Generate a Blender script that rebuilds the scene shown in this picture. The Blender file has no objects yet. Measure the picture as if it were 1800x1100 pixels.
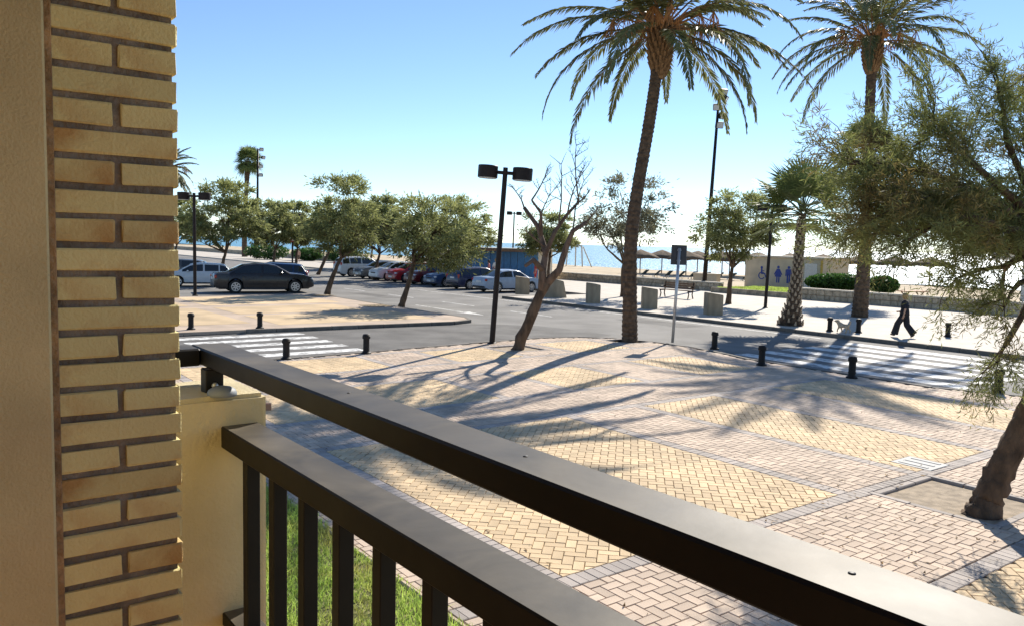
import bpy, bmesh, math, random
import numpy as np
from mathutils import Vector, Matrix, Euler

random.seed(7); RNG = np.random.default_rng(11)
SC = bpy.context.scene
COL = SC.collection
R = math.radians

# ------------------------------------------------------------------ camera
CAMZ = 3.05
pitch, roll = math.atan(122.6/1420), math.atan(0.024)
f_ = Vector((0, math.cos(pitch), -math.sin(pitch))); r_ = Vector((1, 0, 0)); u_ = r_.cross(f_)
r2 = r_*math.cos(roll)+u_*math.sin(roll); u2 = u_*math.cos(roll)-r_*math.sin(roll)
cam = bpy.data.cameras.new('camera'); camo = bpy.data.objects.new('camera', cam); COL.objects.link(camo)
camo.matrix_world = Matrix(((r2.x, u2.x, -f_.x, 0), (r2.y, u2.y, -f_.y, 0), (r2.z, u2.z, -f_.z, CAMZ), (0, 0, 0, 1)))
cam.sensor_width = 36; cam.lens = 1420/1800*36; cam.clip_start = 0.05; cam.clip_end = 40000
SC.camera = camo

# ------------------------------------------------------------------ light
SUN_AZ, SUN_EL = 26.2, 34.0          # azimuth clockwise from +Y
wd = bpy.data.worlds.new('World'); SC.world = wd; wd.use_nodes = True
wn = wd.node_tree; bg = wn.nodes['Background']
sky = wn.nodes.new('ShaderNodeTexSky'); sky.sky_type = 'NISHITA'; sky.sun_disc = False
sky.sun_elevation = R(SUN_EL); sky.sun_rotation = R(SUN_AZ)
sky.air_density = 0.75; sky.dust_density = 0.0; sky.ozone_density = 3.4; sky.altitude = 0
wn.links.new(sky.outputs[0], bg.inputs[0]); bg.inputs[1].default_value = 0.108
sl = bpy.data.lights.new('sun', 'SUN'); sl.energy = 4.8; sl.angle = R(0.55); sl.color = (1, .93, .82)
so = bpy.data.objects.new('sun', sl); COL.objects.link(so)
sd = Vector((math.sin(R(SUN_AZ))*math.cos(R(SUN_EL)), math.cos(R(SUN_AZ))*math.cos(R(SUN_EL)), math.sin(R(SUN_EL))))
so.rotation_euler = sd.to_track_quat('Z', 'Y').to_euler(); so.location = (0, 0, 30)
SC.view_settings.view_transform = 'Standard'; SC.view_settings.look = 'None'
SC.view_settings.exposure = 0.68; SC.view_settings.gamma = 1; SC.view_settings.use_curve_mapping = False
SC.cycles.max_bounces = 7; SC.cycles.diffuse_bounces = 4; SC.cycles.transparent_max_bounces = 8
SC.cycles.caustics_reflective = False; SC.cycles.caustics_refractive = False

# ------------------------------------------------------------------ frames
TH = R(36.8); NQ = (math.cos(TH), math.sin(TH)); NT = (math.sin(TH), -math.cos(TH))
def W(q, t, z=0.0): return Vector((q*NQ[0]+t*NT[0], q*NQ[1]+t*NT[1], z))
def QT(x, y): return (x*NQ[0]+y*NQ[1], x*NT[0]+y*NT[1])
BA = R(-37.6); DS = (math.sin(BA), math.cos(BA)); DP = (math.cos(BA), -math.sin(BA))
def B(s, p, z=0.0): return Vector((s*DS[0]+p*DP[0], s*DS[1]+p*DP[1], z))   # balcony frame: s along railing, p outward

# ------------------------------------------------------------------ materials
def nodes(m): m.use_nodes = True; return m.node_tree
def mat(name, col, rough=.8, var=.15, scale=6.0, bump=0.0, bscale=40.0, col2=None, metal=0.0, spec=.5, tint=None, coat=0.0,
        stretch=(1, 1, 1), detail=5, coords='Object', fac=(.35, .65), trans=0.0, rvar=0.0):
    m = bpy.data.materials.new(name); nt = nodes(m); b = nt.nodes['Principled BSDF']; L = nt.links.new
    b.inputs['Roughness'].default_value = rough; b.inputs['Metallic'].default_value = metal
    b.inputs['Specular IOR Level'].default_value = spec; b.inputs['Coat Weight'].default_value = coat
    tc = nt.nodes.new('ShaderNodeTexCoord'); mp = nt.nodes.new('ShaderNodeMapping'); mp.inputs['Scale'].default_value = stretch
    L(tc.outputs[coords], mp.inputs[0])
    n = nt.nodes.new('ShaderNodeTexNoise'); n.inputs['Scale'].default_value = scale; n.inputs['Detail'].default_value = detail
    L(mp.outputs[0], n.inputs['Vector'])
    cr = nt.nodes.new('ShaderNodeValToRGB'); cr.color_ramp.elements[0].position = fac[0]; cr.color_ramp.elements[1].position = fac[1]
    a = col2 if col2 else tuple(c*(1-var) for c in col); c2 = col if col2 else tuple(min(1, c*(1+var)) for c in col)
    cr.color_ramp.elements[0].color = (*a, 1); cr.color_ramp.elements[1].color = (*c2, 1)
    L(n.outputs['Fac'], cr.inputs[0]); out = cr.outputs[0]
    if tint:                                            # per-piece variation: attribute 'tint' 0..1 -> multiply
        at = nt.nodes.new('ShaderNodeAttribute'); at.attribute_name = 'tint'
        oi = nt.nodes.new('ShaderNodeObjectInfo'); ad = nt.nodes.new('ShaderNodeMath'); ad.operation = 'ADD'
        L(at.outputs['Fac'], ad.inputs[0])
        if tint[2:]: L(oi.outputs['Random'], ad.inputs[1])
        else: ad.inputs[1].default_value = 0
        mr = nt.nodes.new('ShaderNodeMapRange'); mr.inputs[3].default_value = tint[0]; mr.inputs[4].default_value = tint[1]
        L(ad.outputs[0], mr.inputs[0])
        mx = nt.nodes.new('ShaderNodeVectorMath'); mx.operation = 'SCALE'; L(out, mx.inputs[0]); L(mr.outputs[0], mx.inputs['Scale']); out = mx.outputs[0]
    L(out, b.inputs['Base Color'])
    if rvar:
        mr2 = nt.nodes.new('ShaderNodeMapRange'); mr2.inputs[3].default_value = max(.02, rough-rvar); mr2.inputs[4].default_value = rough+rvar
        L(n.outputs['Fac'], mr2.inputs[0]); L(mr2.outputs[0], b.inputs['Roughness'])
    if bump:
        n2 = nt.nodes.new('ShaderNodeTexNoise'); n2.inputs['Scale'].default_value = bscale; n2.inputs['Detail'].default_value = 6
        L(mp.outputs[0], n2.inputs['Vector'])
        bp = nt.nodes.new('ShaderNodeBump'); bp.inputs['Strength'].default_value = bump; bp.inputs['Distance'].default_value = .02
        L(n2.outputs['Fac'], bp.inputs['Height']); L(bp.outputs[0], b.inputs['Normal'])
    if trans:
        tr = nt.nodes.new('ShaderNodeBsdfTranslucent'); ms = nt.nodes.new('ShaderNodeMixShader'); ms.inputs[0].default_value = trans
        L(out, tr.inputs[0]); L(b.outputs[0], ms.inputs[1]); L(tr.outputs[0], ms.inputs[2])
        L(ms.outputs[0], nt.nodes['Material Output'].inputs[0])
    return m
def glassy(name, col, rough=.06):
    m = bpy.data.materials.new(name); nt = nodes(m); b = nt.nodes['Principled BSDF']
    tc = nt.nodes.new('ShaderNodeTexCoord'); n = nt.nodes.new('ShaderNodeTexNoise'); n.inputs['Scale'].default_value = 2
    nt.links.new(tc.outputs['Object'], n.inputs['Vector'])
    mr = nt.nodes.new('ShaderNodeMapRange'); mr.inputs[3].default_value = rough*.6; mr.inputs[4].default_value = rough*1.6
    nt.links.new(n.outputs['Fac'], mr.inputs[0]); nt.links.new(mr.outputs[0], b.inputs['Roughness'])
    b.inputs['Base Color'].default_value = (*col, 1); b.inputs['Specular IOR Level'].default_value = .8
    return m

M = {}
M['yellow_paver'] = mat('yellow_paver', (.66, .485, .28), .85, .17, .8, .25, 60, tint=(.80, 1.10, 1), detail=9)
M['pink_paver'] = mat('pink_paver', (.57, .44, .325), .85, .17, .8, .25, 60, tint=(.80, 1.10, 1), detail=9)
M['grey_paver'] = mat('grey_paver', (.40, .345, .30), .85, .17, .8, .25, 60, tint=(.8, 1.12, 1))
M['mortar'] = mat('mortar', (.34, .27, .19), .95, .25, 9, .3, 80)
M['soil'] = mat('soil', (.24, .175, .095), .95, .25, 5, .8, 30)
M['asphalt'] = mat('asphalt', (.185, .175, .16), .9, .2, .5, .35, 90, detail=8)
M['marking'] = mat('marking', (.74, .73, .69), .75, .2, 5, .1, 90, col2=(.30, .29, .27), fac=(.38, .52), detail=8)
M['kerb'] = mat('kerb', (.17, .15, .125), .9, .18, 6, .4, 40, tint=(.8, 1.1, 1))
M['promenade'] = mat('promenade', (.52, .465, .39), .85, .10, 1.2, .15, 60)
M['sand'] = mat('sand', (.50, .40, .26), .95, .16, .5, .6, 3)
M['ground'] = mat('ground', (.33, .27, .18), .95, .2, .3, .3, 5)
M['stone'] = mat('stone', (.42, .35, .25), .9, .25, 4, .5, 20, tint=(.65, 1.15, 1))
M['coping'] = mat('coping', (.62, .55, .43), .85, .12, 4, .3, 30)
M['concrete'] = mat('concrete', (.33, .265, .18), .9, .2, 3, .35, 40, stretch=(1, 1, .35))
M['stucco'] = mat('stucco', (.62, .52, .31), .92, .10, 4, .3, 90, detail=8)
M['stucco_dark'] = mat('stucco_dark', (.68, .56, .29), .92, .16, 3, .3, 170, detail=8)
M['facade'] = mat('facade', (.62, .55, .42), .9, .1, 3, .4, 60)
M['soffit'] = mat('soffit', (.34, .28, .19), .92, .1, 3, .4, 60)
M['brick'] = mat('brick', (.83, .71, .32), .8, .1, 11, .3, 150, col2=(.75, .58, .25), fac=(.36, .50), detail=9, tint=(.86, 1.06, 1))
M['brick_stained'] = mat('brick_stained', (.78, .64, .28), .8, .1, 7, .3, 150, col2=(.56, .33, .11), fac=(.40, .58), detail=9, tint=(.86, 1.06, 1))
M['rust_mortar'] = mat('rust_mortar', (.40, .25, .12), .95, .4, 14, .8, 60)
M['brick_mortar'] = mat('brick_mortar', (.24, .205, .16), .95, .3, 12, .7, 60)
M['tile'] = mat('terracotta', (.40, .20, .11), .8, .15, 8, .2, 40)
M['white_render'] = mat('white_render', (.74, .71, .64), .9, .08, 2, .2, 40)
M['beige_render'] = mat('beige_render', (.56, .48, .35), .9, .1, 1.5, .2, 40)
M['iron'] = mat('iron', (.014, .012, .011), .6, .3, 14, .2, 60, spec=.25)
M['lamp_black'] = mat('lamp_black', (.018, .012, .010), .55, .25, 9, .08, 40, spec=.25)
M['lens'] = glassy('lens', (.55, .56, .55), .3)
M['steel'] = mat('galvanised', (.50, .51, .51), .4, .1, 12, .05, 60, metal=.6)
M['sign_back'] = mat('sign_back', (.03, .033, .04), .45, .2, 6)
M['blue_paint'] = mat('blue_paint', (.055, .20, .42), .5, .15, 4, .05, 40)
M['blue_sign'] = mat('blue_sign', (.015, .05, .28), .5, .1, 5)
M['red_sign'] = mat('red_sign', (.55, .04, .03), .45, .1, 5)
M['white_sign'] = mat('white_sign', (.78, .78, .76), .45, .05, 5)
M['wood'] = mat('wood', (.20, .12, .07), .75, .3, 5, .3, 40, stretch=(1, 1, 8))
M['thatch'] = mat('thatch', (.16, .11, .065), .95, .4, 8, .9, 50, stretch=(3, 3, .6))
M['tarp_blue'] = mat('tarp_blue', (.03, .12, .42), .6, .15, 4, .4, 8)
M['bark'] = mat('bark', (.10, .064, .038), .95, .4, 7, 1.0, 24, stretch=(1, 1, .4))
M['bark_dead'] = mat('bark_dead', (.13, .088, .062), .95, .35, 8, .8, 24, stretch=(1, 1, .4))
M['palm_trunk'] = mat('palm_trunk', (.10, .066, .040), .95, .4, 8, 1.0, 22)
M['palm_boot'] = mat('palm_boot', (.22, .125, .055), .9, .4, 9, .6, 30)
M['boot_pale'] = mat('boot_pale', (.36, .28, .19), .95, .3, 9, .6, 30)
M['fruit_stalk'] = mat('fruit_stalk', (.42, .19, .06), .8, .2, 9)
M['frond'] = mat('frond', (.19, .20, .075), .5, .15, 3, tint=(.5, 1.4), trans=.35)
M['fan_leaf'] = mat('fan_leaf', (.19, .23, .075), .5, .15, 3, tint=(.6, 1.4), trans=.32)
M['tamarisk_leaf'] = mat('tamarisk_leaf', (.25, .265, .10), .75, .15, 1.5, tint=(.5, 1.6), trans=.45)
M['tamarisk_near'] = mat('tamarisk_near', (.205, .225, .075), .75, .2, 1.2, tint=(.45, 1.5), trans=.38, col2=(.24, .18, .065), fac=(.34, .47))
M['tamarisk_grey'] = mat('tamarisk_grey', (.21, .205, .125), .75, .15, 1.5, tint=(.5, 1.45), trans=.4)
M['hedge_leaf'] = mat('hedge_leaf', (.06, .13, .025), .6, .2, 3, tint=(.5, 1.5), trans=.3)
M['grass'] = mat('grass', (.40, .52, .11), .65, .2, 2, tint=(.55, 1.5), trans=.5, col2=(.36, .33, .10), fac=(.3, .5))
M['lawn_soil'] = mat('lawn_soil', (.20, .19, .07), .95, .3, 8, .5, 30)
M['rail_paint'] = mat('rail_paint', (.006, .005, .004), .55, .35, 4, .02, 30, col2=(.012, .010, .008), spec=.28, rvar=.12, detail=8)
def add_dust_sheen(m, col=(.33, .275, .19)):
    """settled dust and painted sky reflection on the upward faces, worn away in patches"""
    nt = m.node_tree; L = nt.links.new; b = nt.nodes['Principled BSDF']; old = b.inputs['Base Color'].links[0].from_socket
    ge = nt.nodes.new('ShaderNodeNewGeometry'); sp = nt.nodes.new('ShaderNodeSeparateXYZ'); L(ge.outputs['True Normal'], sp.inputs[0])
    tc = nt.nodes.new('ShaderNodeTexCoord'); n = nt.nodes.new('ShaderNodeTexNoise'); n.inputs['Scale'].default_value = 5.0; n.inputs['Detail'].default_value = 8; n.inputs['Distortion'].default_value = .6; L(tc.outputs['Object'], n.inputs['Vector'])
    r = nt.nodes.new('ShaderNodeMapRange'); r.inputs[1].default_value = .30; r.inputs[2].default_value = .70; r.inputs[3].default_value = .06; r.inputs[4].default_value = .36; L(n.outputs['Fac'], r.inputs[0])
    pw = nt.nodes.new('ShaderNodeMath'); pw.operation = 'GREATER_THAN'; pw.inputs[1].default_value = .8; L(sp.outputs['Z'], pw.inputs[0])
    mu = nt.nodes.new('ShaderNodeMath'); mu.operation = 'MULTIPLY'; L(pw.outputs[0], mu.inputs[0]); L(r.outputs[0], mu.inputs[1])
    mx = nt.nodes.new('ShaderNodeMix'); mx.data_type = 'RGBA'; L(mu.outputs[0], mx.inputs['Factor']); L(old, mx.inputs[6]); mx.inputs[7].default_value = (*col, 1); L(mx.outputs[2], b.inputs['Base Color'])
add_dust_sheen(M['rail_paint'])  # pale rail tops: dust colour that also paints in the sky's sheen
M['tyre'] = mat('tyre', (.02, .02, .02), .85, .2, 10)
M['rim'] = mat('rim', (.55, .55, .56), .3, .1, 10, metal=.8)
M['car_glass'] = glassy('car_glass', (.015, .02, .022), .05)
M['trim'] = mat('trim', (.02, .02, .022), .6, .2, 10)
M['head_lens'] = glassy('head_lens', (.72, .74, .75), .1)
M['tail_lens'] = glassy('tail_lens', (.42, .02, .015), .12)
M['plate'] = mat('plate', (.72, .72, .70), .5, .05, 10)
M['skin'] = mat('skin', (.50, .30, .20), .6, .08, 10)
M['hair_blond'] = mat('hair_blond', (.36, .24, .10), .7, .3, 30)
M['hair_dark'] = mat('hair_dark', (.05, .03, .02), .7, .3, 30)
M['cloth_black'] = mat('cloth_black', (.016, .017, .022), .9, .3, 14, .2, 30)
M['cloth_white'] = mat('cloth_white', (.72, .72, .70), .9, .1, 14, .2, 30)
M['cloth_red'] = mat('cloth_red', (.50, .05, .05), .9, .2, 14, .2, 30)
M['cloth_pink'] = mat('cloth_pink', (.55, .20, .19), .9, .2, 14, .2, 30)
M['cloth_brown'] = mat('cloth_brown', (.13, .08, .055), .9, .2, 14, .2, 30)
M['shoe'] = mat('shoe', (.10, .08, .07), .7, .2, 14)
M['fur'] = mat('fur', (.50, .40, .27), .95, .18, 25, .7, 60)
M['lounger_pad'] = mat('lounger_pad', (.06, .085, .09), .9, .2, 8)
M['towel_white'] = mat('towel_white', (.72, .73, .73), .9, .1, 8)
def car_paint(name, col):
    m = mat(name, col, .28, .04, 3, coat=.35, spec=.35, rvar=.04); return m
M['paint_dark'] = car_paint('paint_dark', (.022, .020, .021)); M['paint_white'] = car_paint('paint_white', (.68, .68, .66))
M['paint_navy'] = car_paint('paint_navy', (.012, .022, .07)); M['paint_silver'] = car_paint('paint_silver', (.36, .44, .54))
M['paint_red'] = car_paint('paint_red', (.38, .02, .025)); M['paint_darkred'] = car_paint('paint_darkred', (.13, .014, .014))
M['paint_grey'] = car_paint('paint_grey', (.10, .11, .12)); M['paint_blue'] = car_paint('paint_blue', (.02, .05, .12))
def sea_mat():
    m = bpy.data.materials.new('sea_water'); nt = nodes(m); b = nt.nodes['Principled BSDF']; L = nt.links.new
    tc = nt.nodes.new('ShaderNodeTexCoord'); mp = nt.nodes.new('ShaderNodeMapping'); mp.inputs['Scale'].default_value = (.25, .05, 1); mp.inputs['Rotation'].default_value = (0, 0, R(52))
    L(tc.outputs['Object'], mp.inputs[0])
    n = nt.nodes.new('ShaderNodeTexNoise'); n.inputs['Scale'].default_value = 3.0; n.inputs['Detail'].default_value = 8; L(mp.outputs[0], n.inputs['Vector'])
    cr = nt.nodes.new('ShaderNodeValToRGB'); cr.color_ramp.elements[0].color = (.05, .20, .30, 1); cr.color_ramp.elements[1].color = (.13, .36, .46, 1)
    cr.color_ramp.elements[0].position = .35; cr.color_ramp.elements[1].position = .65
    L(n.outputs['Fac'], cr.inputs[0]); L(cr.outputs[0], b.inputs['Base Color'])
    b.inputs['Roughness'].default_value = .35
    n2 = nt.nodes.new('ShaderNodeTexNoise'); n2.inputs['Scale'].default_value = 9; n2.inputs['Detail'].default_value = 8; L(mp.outputs[0], n2.inputs['Vector'])
    bp = nt.nodes.new('ShaderNodeBump'); bp.inputs['Strength'].default_value = .9; bp.inputs['Distance'].default_value = .5
    L(n2.outputs['Fac'], bp.inputs['Height']); L(bp.outputs[0], b.inputs['Normal']); return m
M['sea'] = sea_mat()
M['cover_grey'] = mat('cover_grey', (.24, .25, .25), .7, .15, 9, .1, 60)

# ------------------------------------------------------------------ object helpers
def tag(o, label=None, cat=None, group=None, kind=None):
    if label: o['label'] = label
    if cat: o['category'] = cat
    if group: o['group'] = group
    if kind: o['kind'] = kind
    return o
def link(name, me, parent=None, m=None):
    o = bpy.data.objects.new(name, me); COL.objects.link(o)
    if parent is not None: o.parent = parent
    if m is not None and me is not None and not me.materials: me.materials.append(M[m] if isinstance(m, str) else m)
    return o
def empty(name, loc, rz=0.0, label=None, cat=None, group=None):
    o = bpy.data.objects.new(name, None); COL.objects.link(o); o.location = loc; o.rotation_euler = (0, 0, rz); o.empty_display_size = .2
    return tag(o, label, cat, group)
def copy_tree(o, parent=None):
    c = o.copy(); COL.objects.link(c); c.parent = parent
    for ch in list(o.children): copy_tree(ch, c)
    return c
def pydata(name, v, f, smooth=False):
    me = bpy.data.meshes.new(name); me.from_pydata([tuple(x) for x in v], [], f); me.validate(); me.update()
    if smooth: me.polygons.foreach_set('use_smooth', [True]*len(me.polygons))
    return me
def quads(name, V, tint=None):
    """V: (N,4,3) array -> one mesh of loose quads, per-point tint"""
    n = len(V); me = bpy.data.meshes.new(name); me.vertices.add(n*4); me.vertices.foreach_set('co', V.reshape(-1).astype(np.float32))
    me.loops.add(n*4); me.loops.foreach_set('vertex_index', np.arange(n*4, dtype=np.int32)); me.polygons.add(n)
    me.polygons.foreach_set('loop_start', np.arange(0, n*4, 4, dtype=np.int32)); me.polygons.foreach_set('loop_total', np.full(n, 4, dtype=np.int32))
    me.update(calc_edges=True)
    if tint is not None:
        a = me.attributes.new('tint', 'FLOAT', 'POINT'); a.data.foreach_set('value', np.repeat(tint, 4).astype(np.float32))
    return me
class MB:
    """collects boxes, tubes and lathes into one mesh"""
    def __init__(s): s.v = []; s.f = []
    def add(s, v, f):
        k = len(s.v); s.v += [tuple(x) for x in v]; s.f += [tuple(i+k for i in q) for q in f]; return s
    def box(s, c, d, rz=0, rot=None, bev=0):
        hx, hy, hz = d[0]/2, d[1]/2, d[2]/2
        if bev:
            b = min(bev, hx*.9, hy*.9, hz*.9); P = []
            for z, i in ((-hz, b), (-hz+b, 0), (hz-b, 0), (hz, b)):
                x, y = hx-i, hy-i; c2 = b if i == 0 else b*.3
                P += [(-x+c2, -y, z), (x-c2, -y, z), (x, -y+c2, z), (x, y-c2, z), (x-c2, y, z), (-x+c2, y, z), (-x, y-c2, z), (-x, -y+c2, z)]
            F = [tuple(range(7, -1, -1)), tuple(range(24, 32))]
            for l in range(3):
                for k in range(8): F.append((l*8+k, l*8+(k+1) % 8, l*8+8+(k+1) % 8, l*8+8+k))
        else:
            P = [(x, y, z) for z in (-hz, hz) for y in (-hy, hy) for x in (-hx, hx)]
            F = [(0, 2, 3, 1), (4, 5, 7, 6), (0, 1, 5, 4), (2, 6, 7, 3), (0, 4, 6, 2), (1, 3, 7, 5)]
        mt = rot if rot is not None else Matrix.Rotation(rz, 3, 'Z')
        return s.add([Vector(c)+mt @ Vector(p) for p in P], F)
    def tube(s, pts, rad, n=8, cap=True):
        pts = [Vector(p) for p in pts]; rad = rad if isinstance(rad, (list, tuple)) else [rad]*len(pts)
        k0 = len(s.v); ref = Vector((0, 0, 1)); V = []; F = []
        t0 = (pts[1]-pts[0]).normalized(); ref = Vector((1, 0, 0)) if abs(t0.z) > .9 else Vector((0, 0, 1))
        for i, p in enumerate(pts):
            t = (pts[min(i+1, len(pts)-1)]-pts[max(i-1, 0)]).normalized()
            a = ref-t*ref.dot(t); a.normalize(); ref = a; b = t.cross(a)
            for k in range(n):
                an = 2*math.pi*k/n; V.append(p+(a*math.cos(an)+b*math.sin(an))*rad[i])
        for i in range(len(pts)-1):
            for k in range(n): F.append((i*n+k, i*n+(k+1) % n, (i+1)*n+(k+1) % n, (i+1)*n+k))
        if cap: F.append(tuple(range(n-1, -1, -1))); F.append(tuple(range((len(pts)-1)*n, len(pts)*n)))
        return s.add(V, F)
    def lathe(s, c, prof, n=16, mt=None):
        V = []; F = []
        for r, z in prof:
            for k in range(n):
                p = Vector((r*math.cos(2*math.pi*k/n), r*math.sin(2*math.pi*k/n), z)); V.append(Vector(c)+(mt @ p if mt else p))
        for i in range(len(prof)-1):
            for k in range(n): F.append((i*n+k, i*n+(k+1) % n, (i+1)*n+(k+1) % n, (i+1)*n+k))
        F.append(tuple(range(n-1, -1, -1))); F.append(tuple(range((len(prof)-1)*n, len(prof)*n)))
        return s.add(V, F)
    def prism(s, poly, z0, z1):
        n = len(poly); V = [(x, y, z0) for x, y in poly]+[(x, y, z1) for x, y in poly]
        F = [tuple(range(n-1, -1, -1)), tuple(range(n, 2*n))]+[(k, (k+1) % n, n+(k+1) % n, n+k) for k in range(n)]
        return s.add(V, F)
    def mesh(s, name, smooth=False): return pydata(name, s.v, s.f, smooth)
    def build(s, name, m, parent=None, smooth=False, ang=None):
        o = link(name, s.mesh(name, smooth or ang is not None), parent, m)
        if ang is not None:
            try: o.data.set_sharp_from_angle(angle=R(ang))
            except Exception: pass
        return o
def flat(name, pts, z, m, parent=None, holes=(), kind='structure', drop=0.0):
    """polygon sheet (optionally with holes) from xy points; drop>0 adds a skirt"""
    bm = bmesh.new(); ed = []
    for loop in [pts]+list(holes):
        vs = [bm.verts.new((p[0], p[1], z)) for p in loop]
        ed += [bm.edges.new((vs[i], vs[(i+1) % len(vs)])) for i in range(len(vs))]
    bmesh.ops.triangle_fill(bm, use_beauty=True, edges=ed)
    for f in bm.faces:
        if f.normal.z < 0: f.normal_flip()
    if drop:
        bd = [e for e in bm.edges if e.is_boundary]
        r = bmesh.ops.extrude_edge_only(bm, edges=bd)
        for e in r['geom']:
            if isinstance(e, bmesh.types.BMVert): e.co.z -= drop
    me = bpy.data.meshes.new(name); bm.to_mesh(me); bm.free()
    o = link(name, me, parent, m)
    if kind and parent is None: o['kind'] = kind
    return o
def rectW(q0, q1, t0, t1): return [W(q0, t0), W(q1, t0), W(q1, t1), W(q0, t1)]

# ================================================================== SETTING
def inpoly(x, y, P):
    c = False; j = len(P)-1
    for i in range(len(P)):
        if (P[i][1] > y) != (P[j][1] > y) and x < (P[j][0]-P[i][0])*(y-P[i][1])/(P[j][1]-P[i][1])+P[i][0]: c = not c
        j = i
    return c
flat('ground', [(-400, -300), (500, -300), (500, 400), (-400, 400)], -.30, 'ground')
flat('sea', [W(80, -9000), W(9000, -9000), W(14000, 0), W(9000, 9000), W(80, 9000)], -.10, 'sea')
# beach: gently uneven sand sheet
def beach():
    qs = np.concatenate([np.linspace(46.1, 86, 60)]); ts = np.linspace(-260, 60, 160); V = []; F = []
    for q in qs:
        for t in ts:
            e = max(0., min(1, (q-76)/8)); h = .05*math.sin(q*.9+math.sin(t*.23)*2)+.04*math.sin(t*.7+q*.3)
            shore = 80.5+1.2*math.sin(t*.05)+.6*math.sin(t*.17)
            z = -.02+h*(.3 if q < 48 else 1)*(1-e)-.25*max(0, (q-shore+3)/4)**1.2 if q > shore-3 else -.02+h*(.2 if q < 48 else 1)
            V.append(W(q, t, z))
    n = len(ts)
    for i in range(len(qs)-1):
        for j in range(n-1): F.append((i*n+j, i*n+j+1, (i+1)*n+j+1, (i+1)*n+j))
    me = pydata('beach', V, F, True); o = link('beach', me, None, 'sand'); o['kind'] = 'structure'
beach()
flat('road', [W(-40, -26.4), W(17, -26.4), W(17, -200), W(33.6, -200), W(33.6, -37.2), W(27, -37.2), W(27, 60), W(17, 60), W(17, -19.5), W(-40, -19.5)], -.10, 'asphalt')
flat('car_park', [W(-40, -60), W(17, -60), W(17, -41.9), W(-40, -41.9)], -.102, 'asphalt')
# far promenade and left part
prom = [W(27.16, 60), W(27.16, -37.0), W(33.76, -37.0), W(33.76, -200), W(46.3, -200), W(46.3, 60)]
flat('promenade', prom, .02, 'promenade', drop=.3)
# --- plaza -------------------------------------------------------------
EDGE = [(-8, -19.7), (8, -19.75), (12, -20.15), (15.2, -20.4), (16.6, -20.45), (17.8, -20.1), (18.7, -19.3), (19.15, -18.0), (19.3, -16.4), (19.05, -15.0), (18.75, -13.9), (18.75, -8.9), (19.2, -7.9), (19.6, -6.8), (19.7, 8)]
PLZ = EDGE+[(-8, 8)]
PITS = [(9.80, 11.14, -5.20, -3.87), (13.55, 14.75, -19.25, -18.05), (18.0, 19.0, -19.0, -18.0)]
plaza = flat('plaza', [W(*p) for p in PLZ], -.035, 'mortar', holes=[rectW(a, b, c, d) for a, b, c, d in PITS], drop=.2)
for a, b, c, d in PITS:          # soil beds of the tree pits
    V = []; F = []; n = 14
    for i in range(n+1):
        for j in range(n+1):
            q = a+(b-a)*i/n; t = c+(d-c)*j/n; V.append(W(q, t, -.11+.03*random.random()+.03*math.sin(i*.9)*math.cos(j*.7)))
    for i in range(n):
        for j in range(n): F.append((i*(n+1)+j, (i+1)*(n+1)+j, (i+1)*(n+1)+j+1, i*(n+1)+j+1))
    link('soil_bed', pydata('soil_bed', V, F, True), plaza, 'soil')
BL, BW = .22, .11
YQ = [(-4.0, 2.8), (4.75, 9.30), (11.25, 13.35), (15.30, 17.40)]; YT = [(-19.3, -17.2), (-15.25, -12.75), (-10.75, -5.47), (-3.25, 4)]
LAWN_Q, LAWN_T0, LAWN_T1 = 3.45, -16.9, 9
def clip(poly, a, b, c, d):
    def cl(P, ins, inter):
        o = []
        for i in range(len(P)):
            A, Bq = P[i-1], P[i]
            if ins(Bq):
                if not ins(A): o.append(inter(A, Bq))
                o.append(Bq)
            elif ins(A): o.append(inter(A, Bq))
        return o
    for ax, v, sg in ((0, a, 1), (0, b, -1), (1, c, 1), (1, d, -1)):
        ins = lambda p: sg*(p[ax]-v) >= -1e-9
        def inter(A, Bq):
            k = (v-A[ax])/(Bq[ax]-A[ax]); return (A[0]+(Bq[0]-A[0])*k, A[1]+(Bq[1]-A[1])*k)
        poly = cl(poly, ins, inter)
        if len(poly) < 3: return []
    return poly
def herring(a, b, c, d, ang):
    """2:1 herringbone clipped to the rectangle, yields (polygon, full, cx, cy, angle)"""
    cx, cy = (a+b)/2, (c+d)/2; ca, sa = math.cos(ang), math.sin(ang); rad = math.hypot(b-a, d-c)/2; n = int(rad/BW)+3
    for j in range(-n, n):
        for i in range(-n, n):
            k = (i-j) % 4
            if k == 0: x, y, w, h, o = i*BW, j*BW, BL, BW, 0
            elif k == 3: x, y, w, h, o = i*BW, j*BW, BW, BL, math.pi/2
            else: continue
            px, py = x+w/2, y+h/2; X, Y = cx+px*ca-py*sa, cy+px*sa+py*ca
            if not (a-BL < X < b+BL and c-BL < Y < d+BL): continue
            P = [(cx+u*ca-v*sa, cy+u*sa+v*ca) for u, v in ((x, y), (x+w, y), (x+w, y+h), (x, y+h))]
            Q = clip(P, a, b, c, d)
            if not Q: continue
            ar = abs(sum(Q[m-1][0]*Q[m][1]-Q[m][0]*Q[m-1][1] for m in range(len(Q))))/2
            if ar < BL*BW*.12: continue
            yield Q, ar > BL*BW*.995, X, Y, o+ang
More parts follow.
